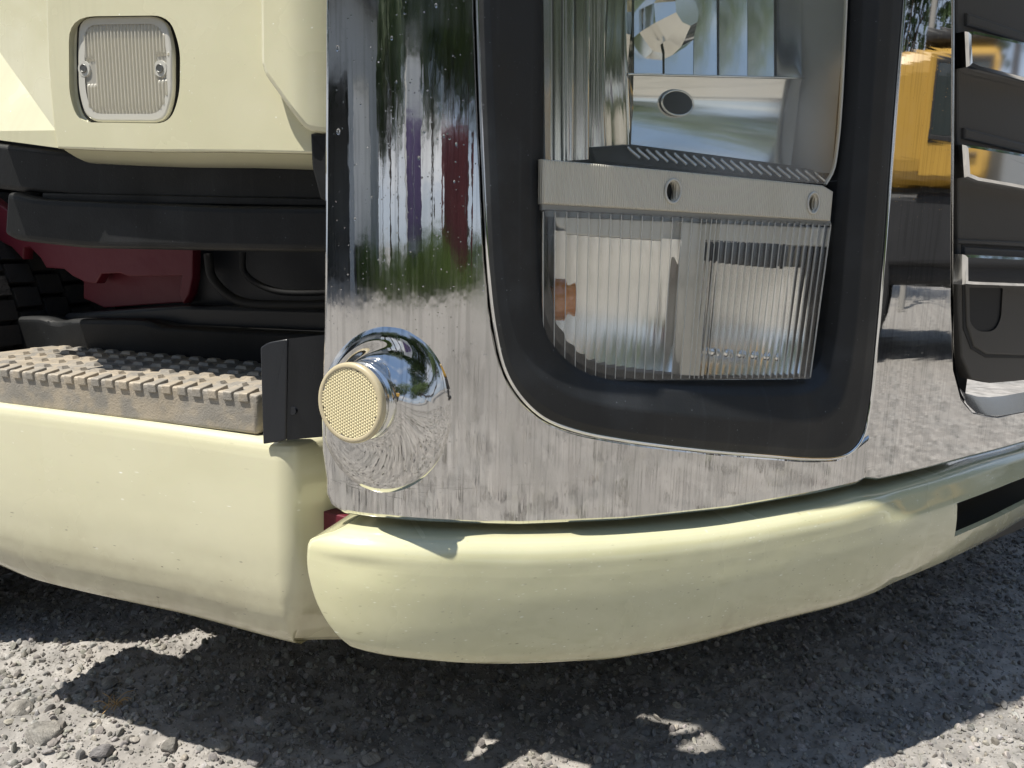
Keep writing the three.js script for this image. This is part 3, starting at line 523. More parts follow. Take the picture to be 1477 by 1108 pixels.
  const edge = [[1192, 266], [1203, 246], [1210, 205], [1214, 160], [1218, 90], [1222, 0], [1227, -140]].map(([x, y]) => { const [s, q] = front(x, y, -0.012); return F(s, q, -0.014); });
  sub('cover_rim', tubeOf(edge, 0.0024, 40), M.frosted, HL);
  // seam and mould lines
  // joining strip with two slots
  const stripPx = [[782, 229], [1188, 267], [1203, 276], [1199, 319], [782, 294]];
  const slot = (cx, cy, rx, ry) => { const [s, y] = front(cx, cy, -0.004), [s2] = front(cx + rx, cy, -0.004), [, y2] = front(cx, cy - ry, -0.004), o = []; for (let k = 0; k < 28; k++) { const a = k / 28 * 2 * Math.PI; o.push([s + (s2 - s) * Math.cos(a), y + (y2 - y) * Math.sin(a)]); } return o; };
  const sl = [slot(969, 276, 7, 13), slot(1171, 293, 5, 11)];
  const ribBump = tex(512, (u, v) => 0.5 + 0.5 * Math.sin(u * 2 * Math.PI * 64), false, 1); ribBump.repeat.set(5.2, 1);
  const stripMat = P({ color: rgb(0.7, 0.66, 0.55), roughness: 0.22, transmission: 0.08, thickness: 0, clearcoat: 0.6, clearcoatRoughness: 0.08, bumpMap: ribBump, bumpScale: 0.001 });
  sub('joining_strip', onFront(stripPx, -0.002, 0.014, 0.003, sl, { seg: 4 }), stripMat, HL);
  sub('strip_edge', onFront([[782, 294], [1199, 319], [1198, 326], [782, 303]], -0.008, 0.01, 0.001), M.smoky, HL);
  [[969, 276, 11, 17], [1171, 293, 8, 15]].forEach((a) => sub('slot_ring', tubeOf(slot(...a).map(([s, y]) => F(s, y, -0.001)), 0.0015, 60, 8, true), M.frosted, HL));
  for (const [cx, cy, rx, ry] of [[969, 276, 8, 14], [1171, 293, 6, 12]]) sub('slot_back', warpFront(slab(slot(cx, cy, rx, ry), null, 0.002, 0), -0.013, 0), M.blackSatin, HL);
  // lower lamp: indicator
  sub('lower_back', patch([780, 300], [1200, 322], [1172, 552], [780, 545], 12, 4, () => -0.085), M.beige, HL);
  sub('lower_shelf', onFront([[800, 312], [1195, 328], [1193, 356], [985, 350], [812, 338]], -0.03, 0.05, 0.002), M.beige, HL);
  sub('indicator_reflector', patch([796, 332], [985, 346], [985, 566], [800, 560], 36, 36, (u, v) => -0.06 + 0.022 * (2 * v - 1) ** 2 + 0.016 * Math.abs(2 * u - 0.9) ** 2.2), M.silverSatin, HL);
  { const [s, y] = front(818, 434, DD), p = F(s, y, -0.05), g = new THREE.SphereGeometry(0.02, 28, 18); g.scale(1, 1.25, 1); g.translate(p.x, p.y, p.z); sub('amber_bulb', g, M.amber, HL); }
  sub('lamp_divider', onFront([[982, 318], [1022, 322], [1014, 548], [976, 544]], -0.022, 0.05, 0.003), M.beige, HL);
  sub('small_lamp_top', onFront([[1022, 344], [1130, 350], [1128, 388], [1022, 378]], -0.03, 0.04, 0.002), M.blackSatin, HL);
  sub('small_lamp_reflector', patch([1022, 376], [1152, 386], [1148, 570], [1016, 562], 24, 30, (u, v) => -0.055 + 0.024 * (2 * v - 0.9) ** 2 + 0.008 * (2 * u - 1) ** 2), M.silverSatin, HL);
  { // row of small lens bumps at the foot
    for (let k = 0; k < 7; k++) { const [s, y] = front(1012 + k * 17, 506 + k * 1.5, DD), p = F(s, y, -0.03), g = new THREE.SphereGeometry(0.006, 14, 10); g.translate(p.x, p.y, p.z); sub('lens_bump', g, M.silver, HL); }
  }
  // fluted clear lens
  const tl = front(782, 303, -0.01), tr = front(1196, 322, -0.01), br = front(1166, 546, -0.01), bl = front(782, 548, -0.01);
  const edges = []; { let x = 0, k = 0; while (x < 1) { edges.push(x); x += x < 0.49 ? 0.033 : x < 0.56 ? 0.0175 : 0.0255; } edges.push(1); }
  const us = [0]; for (let k = 0; k < edges.length - 1; k++) for (let q = 1; q <= 8; q++) us.push(lerp(edges[k], edges[k + 1], q / 8));
  const fl = us.map((u, i) => { const k = ((i % 8) / 8); return Math.sin(Math.PI * (i % 8) / 8); });
  const lp = (u, v) => [lerp(lerp(tl[0], tr[0], u), lerp(bl[0], br[0], u), v), lerp(lerp(tl[1], tr[1], u), lerp(bl[1], br[1], u), v)];
  const fr = grid(us.length - 1, 6, (u, v, i) => { const [s, y] = lp(us[i], v); return F(s, y, -0.007 + 0.0012 * fl[i]); });
  const bk = grid(us.length - 1, 6, (u, v, i) => { const [s, y] = lp(us[us.length - 1 - i], v); return F(s, y, -0.0115); });
  const sd = (fx) => grid(us.length - 1, 1, (u, v, i, j) => { const ii = fx ? i : us.length - 1 - i, [s, y] = lp(us[ii], fx ? 1 : 0); return F(s, y, j ? -0.0115 : -0.007 + 0.0012 * fl[ii]); });
  const sd2 = (e) => grid(1, 6, (u, v, i, j) => { const [s, y] = lp(e ? 1 : 0, v); return F(s, y, (e ? i : 1 - i) ? -0.0115 : -0.007); });
  sub('lens_ridges', join(edges.map((e) => { const [s0, y0] = lp(e, 0.01), [s1, y1] = lp(e, 0.99); return grid(2, 10, (u, v, i) => F(lerp(s0, s1, v) + (i - 1) * 0.0007, lerp(y0, y1, v), -0.0068 + (i === 1 ? 0.0011 : -0.0002))); })), M.ridge, HL);
  sub('fluted_lens', join(fr, bk, sd(0), sd(1), sd2(0), sd2(1)), M.glass, HL);
}
// ------------------------------------------------------------------ grille
{
  const G = part('grille_panel', onFront([[1379, -140], [1720, -140], [1720, 515], [1600, 534], [1477, 549], [1430, 553], [1402, 547], [1388, 515], [1383, 440], [1383, 330]], -0.016, 0.02, 0.003), M.greyPlastic);
  const line = (a, b, sl) => [[1397, a], [1720, a + sl * 323], [1720, b + sl * 323], [1397, b]];
  sub('grille_ledge', onFront([[1397, 18], [1477, 46], [1720, 131], [1720, 147], [1477, 62], [1397, 36]], -0.01, 0.012, 0.004), M.greyPlastic, G);
  sub('grille_ledge', onFront([[1393, 184], [1477, 206], [1720, 270], [1720, 284], [1477, 220], [1393, 200]], -0.01, 0.012, 0.004), M.greyPlastic, G);
  sub('grille_ledge', onFront([[1383, 345], [1477, 349], [1720, 359], [1720, 366], [1477, 356], [1383, 351]], -0.011, 0.012, 0.003), M.greyPlastic, G);
  const bar = (px, inn) => {
    const b = part('grille_bar', onFront(px, 0.008, 0.028, 0.006, null, { seg: 2, crease: 0.3 }), M.chromeClean, G);
    return b;
  };
  const bars = [
    [[1398, 44], [1409, 43], [1720, 163], [1720, 216], [1413, 102], [1400, 96]],
    [[1394, 208], [1406, 208], [1720, 286], [1720, 332], [1412, 262], [1397, 256]],
    [[1394, 367], [1404, 366], [1720, 386], [1720, 420], [1404, 412], [1394, 411]],
  ];
  for (const b of bars) bar(b);
  const plates = [[[1413, 60], [1720, 180], [1720, 196], [1420, 86]], [[1411, 220], [1720, 298], [1720, 316], [1418, 250]], [[1409, 377], [1720, 396], [1720, 408], [1411, 402]]];
  // latch cover with a finger pocket
  const lc = [[1392, 356], [1477, 361], [1720, 374], [1720, 508], [1477, 513], [1424, 511], [1406, 500], [1396, 470]];
  part('latch_gap', onFront([[1388, 352], [1477, 357], [1720, 369], [1720, 513], [1477, 517], [1422, 516], [1401, 503], [1390, 474]], -0.0148, 0.003, 0.0005), M.blackDeep, G);
  const pocket = rounded([[1397, 412], [1448, 413], [1445, 462], [1434, 481], [1410, 481], [1398, 468]], [2, 4, 14, 10, 10, 8]);
  part('latch_cover', onFront(lc, -0.012, 0.008, 0.003, [frontAll(pocket, -0.012)]), M.greyPlastic, G);
  part('latch_pocket', onFront(pocket.map(([x, y]) => [x, y]), -0.0162, 0.002, 0.0005), M.blackSatin, G);
}
// ------------------------------------------------------------------ bumper
{
  const D = 0.02, top = frontAll([[440, 744], [482, 752], [540, 760], [650, 766], [750, 768], [900, 762], [1050, 746], [1180, 723], [1236, 709], [1262, 705], [1300, 697], [1400, 668], [1477, 646], [1600, 606], [1720, 562]], 0), bot = frontAll([[440, 905], [510, 942], [600, 959], [700, 966], [800, 964], [900, 956], [1000, 936], [1100, 908], [1210, 880], [1300, 845], [1400, 800], [1477, 754], [1600, 675], [1720, 590]], D);
  // (depth, share of the height, extra height)
  const prof = [[-0.04, 0, 0.0], [-0.012, 0, -0.002], [0.008, 0.0, -0.003], [0.021, 0.01, -0.0045], [0.0285, 0.045, -0.006], [0.0325, 0.11, -0.005], [0.0338, 0.19, -0.002], [0.0348, 0.26, 0], [0.0362, 0.42, 0], [0.0355, 0.62, 0], [0.034, 0.74, 0], [0.031, 0.85, 0], [0.026, 0.92, 0], [0.021, 0.95, 0], [0.012, 0.965, 0], [0.004, 0.99, 0], [-0.006, 1.0, 0], [-0.03, 1.01, 0], [-0.09, 1.0, 0]];
  const start = [[0, 484], [0.04, 462], [0.08, 453], [0.16, 451], [0.3, 451], [0.45, 455], [0.6, 462], [0.75, 474], [0.9, 494], [1, 512]].map(([f, px]) => [f, front(px, 850, D)[0]]);
  const NU = 170, sub3 = 4, NV = (prof.length - 1) * sub3, sEnd = 1.75, sSlot = front(1381, 735, 0.035)[0];
  const fS = 0.26, fE = 0.62, jS = prof.findIndex((p) => p[1] === fS) * sub3, jE = prof.findIndex((p) => p[1] === fE) * sub3;
  const cr = (k, f, c) => { const g = (i) => prof[clamp(i, 0, prof.length - 1)][c], a = g(k - 1), b = g(k), e = g(k + 1), h = g(k + 2); return 0.5 * (2 * b + (e - a) * f + (2 * a - 5 * b + 4 * e - h) * f * f + (3 * b - a - 3 * e + h) * f ** 3); };
  const cell = (u, j) => {
    const k = Math.min(prof.length - 2, Math.floor(j / sub3)), f = (j - k * sub3) / sub3, A = prof[k], B = prof[k + 1], d = cr(k, f, 0), fr = lerp(A[1], B[1], f), s0 = pw(start, fr), s = s0 + u * (sEnd - s0);
    let y = lerp(pw(top, s), pw(bot, s), fr) + lerp(A[2], B[2], f);
    const endRoll = smooth(0.009, 0, s - s0);              // the corner end rolls inwards
    const dent = 0.0025 * Math.exp(-(((s - 0.05) / 0.03) ** 2 + ((fr - 0.22) / 0.1) ** 2));
    const crease = 0.004 * smooth(0.8, 0.86, s) * smooth(0.5, 0.9, fr);
    const sw = crease + 0.01 * smooth(0.76, 0.86, s) * smooth(0.3, 0.05, fr);   // ledge widens right of the panel seam
    return F(s, y, d - 0.007 * endRoll ** 2 - dent - sw + 0.0008 * (fbm(s * 14 + 9, y * 30, 4096, 3) - 0.5));
  };
  const uOf = []; for (let i = 0; i <= NU; i++) { const t = i / NU; uOf.push(t < 0.15 ? t * 0.15 * t / 0.15 * 1.2 : t); }
  const us = []; for (let i = 0; i <= 24; i++) us.push(0.03 * (i / 24) ** 1.6); for (let i = 1; i <= NU; i++) us.push(0.03 + 0.97 * i / NU);
  // snap one column to the end of the slot
  const s0m = pw(start, 0.48), uSlot = (sSlot - s0m) / (sEnd - s0m); let iSlot = 0; us.forEach((u, i) => { if (Math.abs(u - uSlot) < Math.abs(us[iSlot] - uSlot)) iSlot = i; }); us[iSlot] = uSlot;
  const B = part('bumper', (() => {
    const g = grid(us.length - 1, NV, (u, v, i, j) => cell(us[i], j), (i, j) => i >= iSlot && j >= jS && j < jE);
    const lipRow = (j, dy) => grid(us.length - 1 - iSlot, 3, (u, v, i, q) => { const p = cell(us[iSlot + i], j), p2 = p.clone(); const [x, z] = [p.x, p.z]; const n = new THREE.Vector3(0.55, 0, 0.83); return p2.addScaledVector(n, -0.003 * q).setY(p.y + dy * q); });
    const lipEnd = grid(jE - jS, 3, (u, v, i, q) => cell(us[iSlot], jS + i).addScaledVector(new THREE.Vector3(0.55, 0, 0.83), -0.004 * q));
    return join(g, lipRow(jS, -0.0005), lipRow(jE, 0.0005), lipEnd);
  })(), M.creamBumper);
  part('bumper_grille', onFront([[1366, 690], [1720, 560], [1720, 640], [1480, 760], [1366, 800]], -0.035, 0.01, 0.001), M.greyPlastic);
  // return flange closing the corner end
  part('bumper_end', grid(4, NV, (u, v, i, j) => { const p = cell(0, j); return p.addScaledVector(SNn, -0.0).add(new THREE.Vector3(0.03, 0, -0.1).multiplyScalar(u)); }), M.creamBumper);
  part('red_mount', onFront([[466, 738], [500, 746], [500, 775], [466, 775]], -0.06, 0.02, 0.002), M.red);
}

// ================================================================== THE YARD ROUND THE TRUCK (seen in its chrome and lamps)
const plain = (r, g, b, ro = 0.6, o = {}) => P({ color: rgb(r, g, b), roughness: ro, ...o });
const E = { yellow: plain(0.5, 0.3, 0.06, 0.3, { clearcoat: 0.5 }), dark: plain(0.02, 0.021, 0.024, 0.6), glass: plain(0.03, 0.04, 0.045, 0.05, { clearcoat: 1 }), white: plain(0.8, 0.8, 0.78, 0.35), purple: plain(0.2, 0.13, 0.28, 0.4), maroon: plain(0.13, 0.022, 0.026, 0.5), cladding: plain(0.42, 0.45, 0.47, 0.5), roof: plain(0.16, 0.17, 0.18, 0.6), concrete: plain(0.34, 0.33, 0.31, 0.9), bark: plain(0.09, 0.065, 0.045, 0.95), leaf: plain(0.045, 0.085, 0.022, 0.7), leaf2: plain(0.07, 0.12, 0.03, 0.7), grass: plain(0.11, 0.17, 0.035, 0.7), rubber: M.rubber, steel: plain(0.25, 0.26, 0.27, 0.5, { metalness: 0.4 }) };
const wheelGeo = (x, y, z, r, w, along = 'z') => { const g = new THREE.LatheGeometry([[0.01, w / 2 - 0.05], [r * 0.5, w / 2 - 0.04], [r * 0.58, w / 2], [r * 0.92, w / 2], [r, w / 2 - 0.05], [r, -w / 2 + 0.05], [r * 0.92, -w / 2], [r * 0.5, -w / 2], [0.01, -w / 2]].map(([a, b]) => new THREE.Vector2(a, b)), 32); if (along === 'z') g.rotateX(Math.PI / 2); else g.rotateZ(Math.PI / 2); g.translate(x, y, z); return g; };
const bevelBox = (w, h, d, x, y, z, b = 0.04) => { const s = new THREE.Shape(V2(rounded([[-w / 2, -h / 2], [w / 2, -h / 2], [w / 2, h / 2], [-w / 2, h / 2]], b * 1.5, 4))); const g = new THREE.ExtrudeGeometry(s, { depth: d - 2 * b, bevelEnabled: true, bevelSize: b, bevelThickness: b, bevelOffset: -b, bevelSegments: 3 }); g.translate(x, y, z - d / 2 + b); return g; };
{ // yellow truck to the right: its side faces the chrome strip
  const t = thing('yellow_truck', 'yellow truck standing to the right, mirrored in the chrome strip beside the grille', 'truck', [5.4, 0, -0.55]);
  mesh('cab', bevelBox(2.2, 0.92, 2.65, 1.1, 1.7, -0.425, 0.12), E.yellow, t);
  const d = mesh('door', bevelBox(0.03, 0.8, 0.98, -0.01, 1.7, -1.14, 0.012), E.yellow, t);
  mesh('window', bevelBox(0.03, 0.46, 0.74, -0.022, 1.8, -1.2, 0.01), E.glass, d); mesh('window_frame', join(bevelBox(0.035, 0.05, 0.84, -0.018, 2.05, -1.2, 0.01), bevelBox(0.035, 0.05, 0.84, -0.018, 1.55, -1.2, 0.01), bevelBox(0.035, 0.5, 0.05, -0.018, 1.8, -0.81, 0.01), bevelBox(0.035, 0.5, 0.05, -0.018, 1.8, -1.59, 0.01)), E.dark, d);
  mesh('door_handle', bevelBox(0.04, 0.035, 0.16, -0.03, 1.44, -1.45, 0.01), E.dark, d);
  mesh('roof_rack', join(bevelBox(1.7, 0.1, 1.2, 1.0, 2.25, -1.1, 0.03), bevelBox(0.1, 0.16, 0.1, 0.5, 2.2, -0.8, 0.02)), E.dark, t);
  mesh('chassis', bevelBox(2.0, 0.6, 8.0, 1.1, 0.86, -3.2, 0.05), E.dark, t);
  mesh('side_skirt', bevelBox(0.1, 0.5, 7.6, 0.1, 0.95, -3.2, 0.03), E.dark, t);
  mesh('cargo_bed', bevelBox(2.3, 0.45, 4.9, 1.12, 1.38, -4.35, 0.05), E.steel, t);
  for (const z of [0.2, -4.4, -5.5]) for (const x of [0.15, 2.05]) mesh('wheel', wheelGeo(x, 0.48, z, 0.48, 0.3, 'x'), E.rubber, t);
}
{ // white box truck with purple rear doors
  const t = thing('box_truck', 'white box truck with purple rear doors beyond the yard, mirrored in the chrome corner', 'truck', [1.6, 0, 12.5]);
  mesh('box', bevelBox(2.0, 3.1, 5.0, 0, 2.15, 1.2, 0.05), E.white, t);
  for (const x of [-0.48, 0.48]) { const d = mesh('rear_door', bevelBox(0.9, 1.9, 0.04, x, 1.85, -1.33, 0.015), E.purple, t); mesh('lock_rod', bevelBox(0.03, 1.8, 0.03, x * 0.4, 1.85, -1.37, 0.008), E.steel, d); }
  mesh('chassis', bevelBox(1.7, 0.35, 6, 0, 0.55, 1.4, 0.05), E.dark, t); mesh('rear_bumper', bevelBox(1.9, 0.2, 0.15, 0, 0.5, -1.35, 0.03), E.dark, t);
  mesh('cab', bevelBox(1.9, 1.8, 1.7, 0, 1.4, 4.6, 0.15), E.white, t);
  for (const z of [-0.3, 4.4]) for (const x of [-0.8, 0.8]) mesh('wheel', wheelGeo(x, 0.42, z, 0.42, 0.28, 'x'), E.rubber, t);
}
{ // maroon container
  const t = thing('shipping_container', 'dark red steel container across the yard, mirrored in the chrome corner', 'container', [5.9, 0, 10.6], 0.5);
  mesh('shell', bevelBox(2.2, 2.5, 5.5, 0, 1.4, 2, 0.04), E.maroon, t);
  const ribs = []; for (let k = 0; k < 9; k++) ribs.push(bevelBox(0.1, 2.3, 0.06, -0.98 + k * 0.245, 1.4, -0.77, 0.02)); for (let k = 0; k < 22; k++) ribs.push(bevelBox(0.06, 2.3, 0.12, -1.12, 1.4, -0.5 + k * 0.24, 0.02));
  mesh('corrugation', join(...ribs), E.maroon, t); mesh('skid', join(bevelBox(0.2, 0.14, 5.4, -0.9, 0.08, 2, 0.02), bevelBox(0.2, 0.14, 5.4, 0.9, 0.08, 2, 0.02)), E.dark, t);
}
{ // workshop
  const t = thing('workshop', 'grey clad workshop with dark open bays, mirrored faintly in the chrome corner', 'building', [-8.6, 0, 7.6], -0.85);
  mesh('wall', join(box(12, 4.6, 0.2, 0, 2.3, 6), box(0.2, 4.6, 6, -6, 2.3, 3), box(0.2, 4.6, 6, 6, 2.3, 3), box(1.6, 4.6, 0.2, -5.2, 2.3, 0), box(1.0, 4.6, 0.2, 0, 2.3, 0), box(1.6, 4.6, 0.2, 5.2, 2.3, 0), box(3.9, 1.3, 0.2, -2.45, 3.95, 0), box(3.9, 1.3, 0.2, 2.45, 3.95, 0)), E.cladding, t);
  mesh('roof', bevelBox(12.6, 0.25, 7, 0, 4.75, 2.9, 0.05), E.roof, t);
  const ribs = []; for (let k = 0; k < 6; k++) { ribs.push(box(0.05, 4.5, 0.05, -5.9 + k * 0.28, 2.3, -0.12), box(0.05, 4.5, 0.05, 4.5 + k * 0.28, 2.3, -0.12)); } for (let k = 0; k < 28; k++) ribs.push(box(0.05, 1.2, 0.05, -4.2 + k * 0.31, 3.98, -0.12));
  mesh('wall_ribs', join(...ribs), E.cladding, t); mesh('floor_slab', box(12, 0.1, 6, 0, 0.05, 3), E.concrete, t);
  mesh('workbench', join(box(3, 0.08, 0.7, -2.4, 0.95, 5.4), box(0.1, 0.9, 0.6, -3.8, 0.5, 5.4), box(0.1, 0.9, 0.6, -1, 0.5, 5.4)), E.steel, t); mesh('roller_shutter', box(3.85, 2.6, 0.12, 2.45, 2.05, 0.1), E.white, t);
}
function tree(name, label, x, z, h, r, mat, n, group) {
  const t = thing(name, label, 'tree', [x, 0, z], rnd() * 6, group), limbs = [], ctr = [];
  const trunk = new THREE.CylinderGeometry(0.1, 0.2, h * 0.55, 10); trunk.translate(0, h * 0.275, 0); limbs.push(trunk);
  for (let k = 0; k < 7; k++) { const a = k * 2.4, e = new THREE.Vector3(Math.cos(a) * r * 0.65, h * (0.55 + 0.38 * rnd()), Math.sin(a) * r * 0.65); ctr.push(e); limbs.push(new THREE.TubeGeometry(new THREE.CatmullRomCurve3([new THREE.Vector3(0, h * 0.4, 0), e.clone().multiplyScalar(0.5).setY(h * 0.55), e]), 8, 0.05, 6)); }
  ctr.push(new THREE.Vector3(0, h * 0.92, 0)); mesh('trunk', join(...limbs), E.bark, t);
  const pos = [], v = new THREE.Vector3();
  for (let i = 0; i < n; i++) { const c = ctr[i % ctr.length]; v.set(rr(-1, 1), rr(-1, 1), rr(-1, 1)).normalize().multiplyScalar(r * 0.62 * Math.cbrt(rnd())).add(c); const s = rr(0.1, 0.22), a = rnd() * 6.3, b = rr(-1, 1); const ux = Math.cos(a) * s, uz = Math.sin(a) * s; pos.push(v.x - ux, v.y, v.z - uz, v.x + b * s * 0.4, v.y + s * 0.5, v.z + s * 0.3, v.x + ux, v.y - b * s, v.z + uz, v.x - ux, v.y, v.z - uz, v.x + ux, v.y - b * s, v.z + uz, v.x, v.y - s * 0.5, v.z - s * 0.3); }
  const g = new THREE.BufferGeometry(); g.setAttribute('position', new THREE.Float32BufferAttribute(pos, 3)); g.computeVertexNormals(); mesh('crown', g, mat, t); return t;
}
tree('dark_tree', 'broad dark green tree behind the yard, left of the white box truck', -2.6, 15.5, 7, 2.6, E.leaf, 4200);
tree('dark_tree', 'tall dark green tree behind the white box truck', 3.2, 20, 8.5, 3, E.leaf, 4200);
tree('dark_tree', 'dark green tree behind the red container', 9.5, 18, 8, 3, E.leaf, 4200);
tree('light_tree', 'lighter green tree between the workshop and the dark trees', -6.4, 17.5, 6.5, 2.3, E.leaf2, 3600);
tree('light_tree', 'light green tree at the right end of the yard', 14, 9, 6.5, 2.4, E.leaf2, 3600);
{ // tall trees closing the yard all round
  const spots = [[-15, 1.5], [-16, 6], [-13, 12], [-10.5, 16], [-6, 21], [-1, 22], [7, 21], [11, 16.5], [15.5, 13], [17, 5], [16, 0.5], [15, -5]];
  const src = tree('tall_tree', 'tall dense dark tree in the row round the yard, a dark streak in the chrome', spots[0][0], spots[0][1], 10.5, 3.6, E.leaf, 5200, 'tall trees round the yard');
  spots.slice(1).forEach(([x, z], i) => { const c = src.clone(); c.name = numbered('tall_tree'); c.position.set(x, 0, z); c.rotation.y = i * 1.7; c.scale.setScalar(rr(0.85, 1.2)); scene.add(c); });
}
{ // verge of tall grass
  const g = new THREE.BufferGeometry(), p = []; for (let k = 0; k < 5; k++) { const a = k * 1.3, x = Math.cos(a) * 0.05, z = Math.sin(a) * 0.05, bx = Math.cos(a) * 0.16, bz = Math.sin(a) * 0.16; p.push(x - z * 0.2, 0, z + x * 0.2, x + z * 0.2, 0, z - x * 0.2, x + bx * 0.5, 0.6, z + bz * 0.5, x + z * 0.2, 0, z - x * 0.2, x + bx, 1, z + bz, x + bx * 0.5, 0.6, z + bz * 0.5); }
  g.setAttribute('position', new THREE.Float32BufferAttribute(p, 3)); g.computeVertexNormals();
  const N = 5200, im = new THREE.InstancedMesh(g, E.grass, N), m = new THREE.Matrix4(), q = new THREE.Quaternion();
  for (let i = 0; i < N; i++) { const a = rr(-0.75, 0.72), R = rr(9.0, 11.4) / Math.max(0.8, Math.cos(a)); q.setFromAxisAngle(new THREE.Vector3(0, 1, 0), rnd() * 6.3); const h = rr(0.35, 1.0) * (0.6 + 0.7 * vn(a * 14 + 20, 3)); m.compose(new THREE.Vector3(Math.sin(a) * R, -0.03, Math.cos(a) * R), q, new THREE.Vector3(1, h, 1)); im.setMatrixAt(i, m); }
  im.name = 'tall_grass'; im.castShadow = im.receiveShadow = true; im.userData = { kind: 'stuff', label: 'strip of tall green grass at the far edge of the yard' }; scene.add(im);
}
{ const t = thing('utility_pole', 'concrete utility pole with stay wires behind the yellow truck', 'pole', [12, 0, -1.2]);
  const g = new THREE.CylinderGeometry(0.11, 0.17, 9, 14); g.translate(0, 4.5, 0); mesh('pole_shaft', g, E.concrete, t);
  mesh('crossarm', join(box(0.12, 0.12, 2.2, 0, 7.6, 0), box(0.12, 0.12, 1.6, 0, 6.9, 0)), E.steel, t);
  for (const k of [-1, 1]) mesh('stay_wire', tubeOf([new THREE.Vector3(0, 7, 0), new THREE.Vector3(-0.4, 3.5, k * 1.6), new THREE.Vector3(-0.8, 0, k * 3.2)], 0.045, 8, 6), E.dark, t); }

// ================================================================== STONES, GRAVEL, DRY GRASS
function stoneGeo(sd, det = 2, flat = 0.7) {
  const g = mergeVertices(new THREE.IcosahedronGeometry(1, det).deleteAttribute('uv').deleteAttribute('normal'), 1e-4), p = g.attributes.position, v = new THREE.Vector3();
  const cuts = []; const s0 = seed; seed = sd; for (let k = 0; k < 7; k++) cuts.push([new THREE.Vector3(rr(-1, 1), rr(-1, 1), rr(-1, 1)).normalize(), rr(0.55, 0.85)]); seed = s0;
  for (let i = 0; i < p.count; i++) { v.fromBufferAttribute(p, i); for (const [n, d] of cuts) { const e = v.dot(n) - d; if (e > 0) v.addScaledVector(n, -e * 0.9); } v.multiplyScalar(1 + 0.09 * (fbm(v.x * 3 + sd, v.y * 3 + v.z * 3 + 40, 4096, 3) - 0.5)); p.setXYZ(i, v.x, v.y * flat, v.z); }
  g.computeVertexNormals(); const o = toCreasedNormals(g, 0.55); const u = []; const q = o.attributes.position; for (let i = 0; i < q.count; i++) u.push(q.getX(i) * 0.3, (q.getZ(i) + q.getY(i)) * 0.3); o.setAttribute('uv', new THREE.Float32BufferAttribute(u, 2)); return o;
}
const stMat = [0.3, 0.24, 0.36, 0.2].map((b, i) => P({ map: groundCol, color: rgb(b * 3.2, b * 3.2, b * (i === 1 ? 3.4 : 3.1)), roughness: 0.85, bumpMap: groundBump, bumpScale: 0.003 }));
const onGround = (px, py) => { const r = ray(px, py), t = -0.757 / r.y; return camera.position.clone().addScaledVector(r, t); };
const STONES = [[62, 1062, 0.026, 0, 'large pale rounded stone at the lower left in the sunlight'], [28, 1022, 0.02, 0, 'grey angular stone just behind the large pale stone at the lower left'], [147, 1086, 0.015, 1, 'bluish stone on the shadow edge right of the large pale stone'], [321, 1073, 0.011, 2, 'small white stone lit by a fleck of sunlight in the truck shadow'], [370, 1088, 0.013, 1, 'bluish grey stone right of the small white stone in the shadow'], [448, 980, 0.014, 3, 'upright thin stone under the joint of the step skirt and the bumper'], [158, 988, 0.015, 0, 'flat grey stone near the upper edge of the sunlit patch'], [1132, 1028, 0.012, 2, 'tan stone in the shade under the right half of the bumper'], [245, 1074, 0.014, 3, 'dark stone in the shadow between the blue and the white stone'], [535, 1092, 0.015, 2, 'pale stone at the bottom edge of the picture below the bumper corner']];
const sg = [3, 5, 8, 13].map((s) => stoneGeo(s, 3));
STONES.forEach(([px, py, r, k, label], i) => { const p = onGround(px, py), s = new THREE.Mesh(sg[i % 4], stMat[k]); s.name = numbered('stone'); s.position.set(p.x, groundH(p.x, p.z) + r * 0.3, p.z); s.rotation.set(rr(-0.3, 0.3), rnd() * 6, rr(-0.3, 0.3)); s.scale.set(r * 1.15, r, r); if (i === 5) { s.scale.set(r * 0.6, r * 1.6, r * 0.5); } s.castShadow = s.receiveShadow = true; tag(s, label, 'stone'); scene.add(s); });
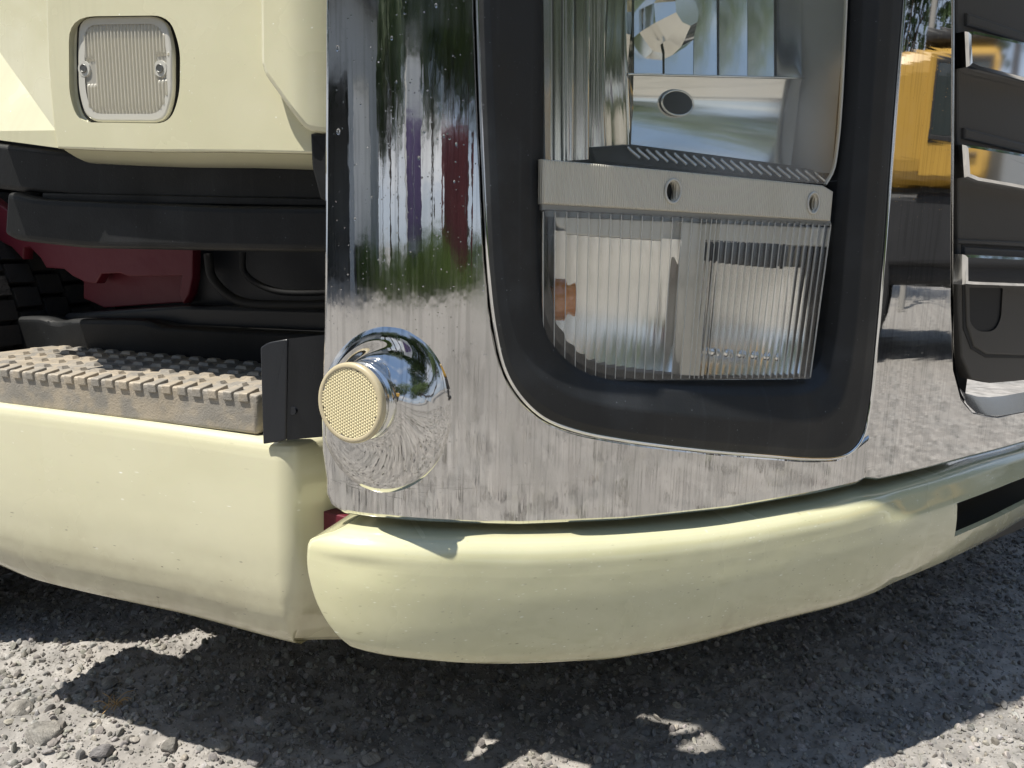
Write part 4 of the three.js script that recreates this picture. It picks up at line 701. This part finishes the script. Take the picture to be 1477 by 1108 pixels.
{
  const N = [34000, 34000, 26000], geos = [stoneGeo(21, 1), stoneGeo(34, 1), stoneGeo(55, 1, 0.55)], m = new THREE.Matrix4(), q = new THREE.Quaternion(), e = new THREE.Euler(), c = new THREE.Color();
  geos.forEach((g, k) => {
    const im = new THREE.InstancedMesh(g, P({ map: groundCol, color: rgb(1, 1, 1), roughness: 0.9 }), N[k]);
    for (let i = 0; i < N[k]; i++) {
      const far = i > N[k] * 0.75, x = far ? rr(-3, 4) : rr(-1.5, 1.6), z = far ? rr(-0.75, 3.2) : rr(-2.3, -0.75), r = 0.0014 + (far ? 0.02 : 0.0065) * rnd() ** 5;
      e.set(rnd() * 6, rnd() * 6, rnd() * 6); q.setFromEuler(e); m.compose(new THREE.Vector3(x, groundH(x, z) + r * 0.25, z), q, new THREE.Vector3(r * rr(0.8, 1.4), r, r * rr(0.8, 1.3))); im.setMatrixAt(i, m);
      const b = rr(0.5, 1.35); im.setColorAt(i, c.setRGB(b * rr(0.95, 1.05), b, b * rr(0.9, 1.06)));
    }
    im.name = numbered('gravel'); im.castShadow = im.receiveShadow = true; im.userData = { kind: 'stuff', label: ['coarse grey gravel grains strewn over the yard', 'angular gravel chips strewn over the yard', 'flat gravel flakes strewn over the yard'][k] }; scene.add(im);
  });
}
{ // tuft of dry grass in the sunlit patch
  const p = onGround(168, 1020), gs = []; for (let i = 0; i < 16; i++) { const a = rnd() * 6.3, l = rr(0.012, 0.035), b = new THREE.Vector3(rr(-0.012, 0.012), 0.002, rr(-0.012, 0.012)); gs.push(tubeOf([b, b.clone().add(new THREE.Vector3(Math.cos(a) * l * 0.5, 0.008, Math.sin(a) * l * 0.4)), b.clone().add(new THREE.Vector3(Math.cos(a) * l, rr(0.001, 0.008), Math.sin(a) * l))], 0.0007, 8, 5)); }
  const o = mesh('dry_grass_tuft', join(...gs), plain(0.42, 0.27, 0.12, 0.8), scene); o.position.set(p.x, groundH(p.x, p.z) + 0.003, p.z); tag(o, 'tuft of dry brown grass lying in the sunlit gravel patch', 'dry grass');
}
renderer.render(scene, camera);
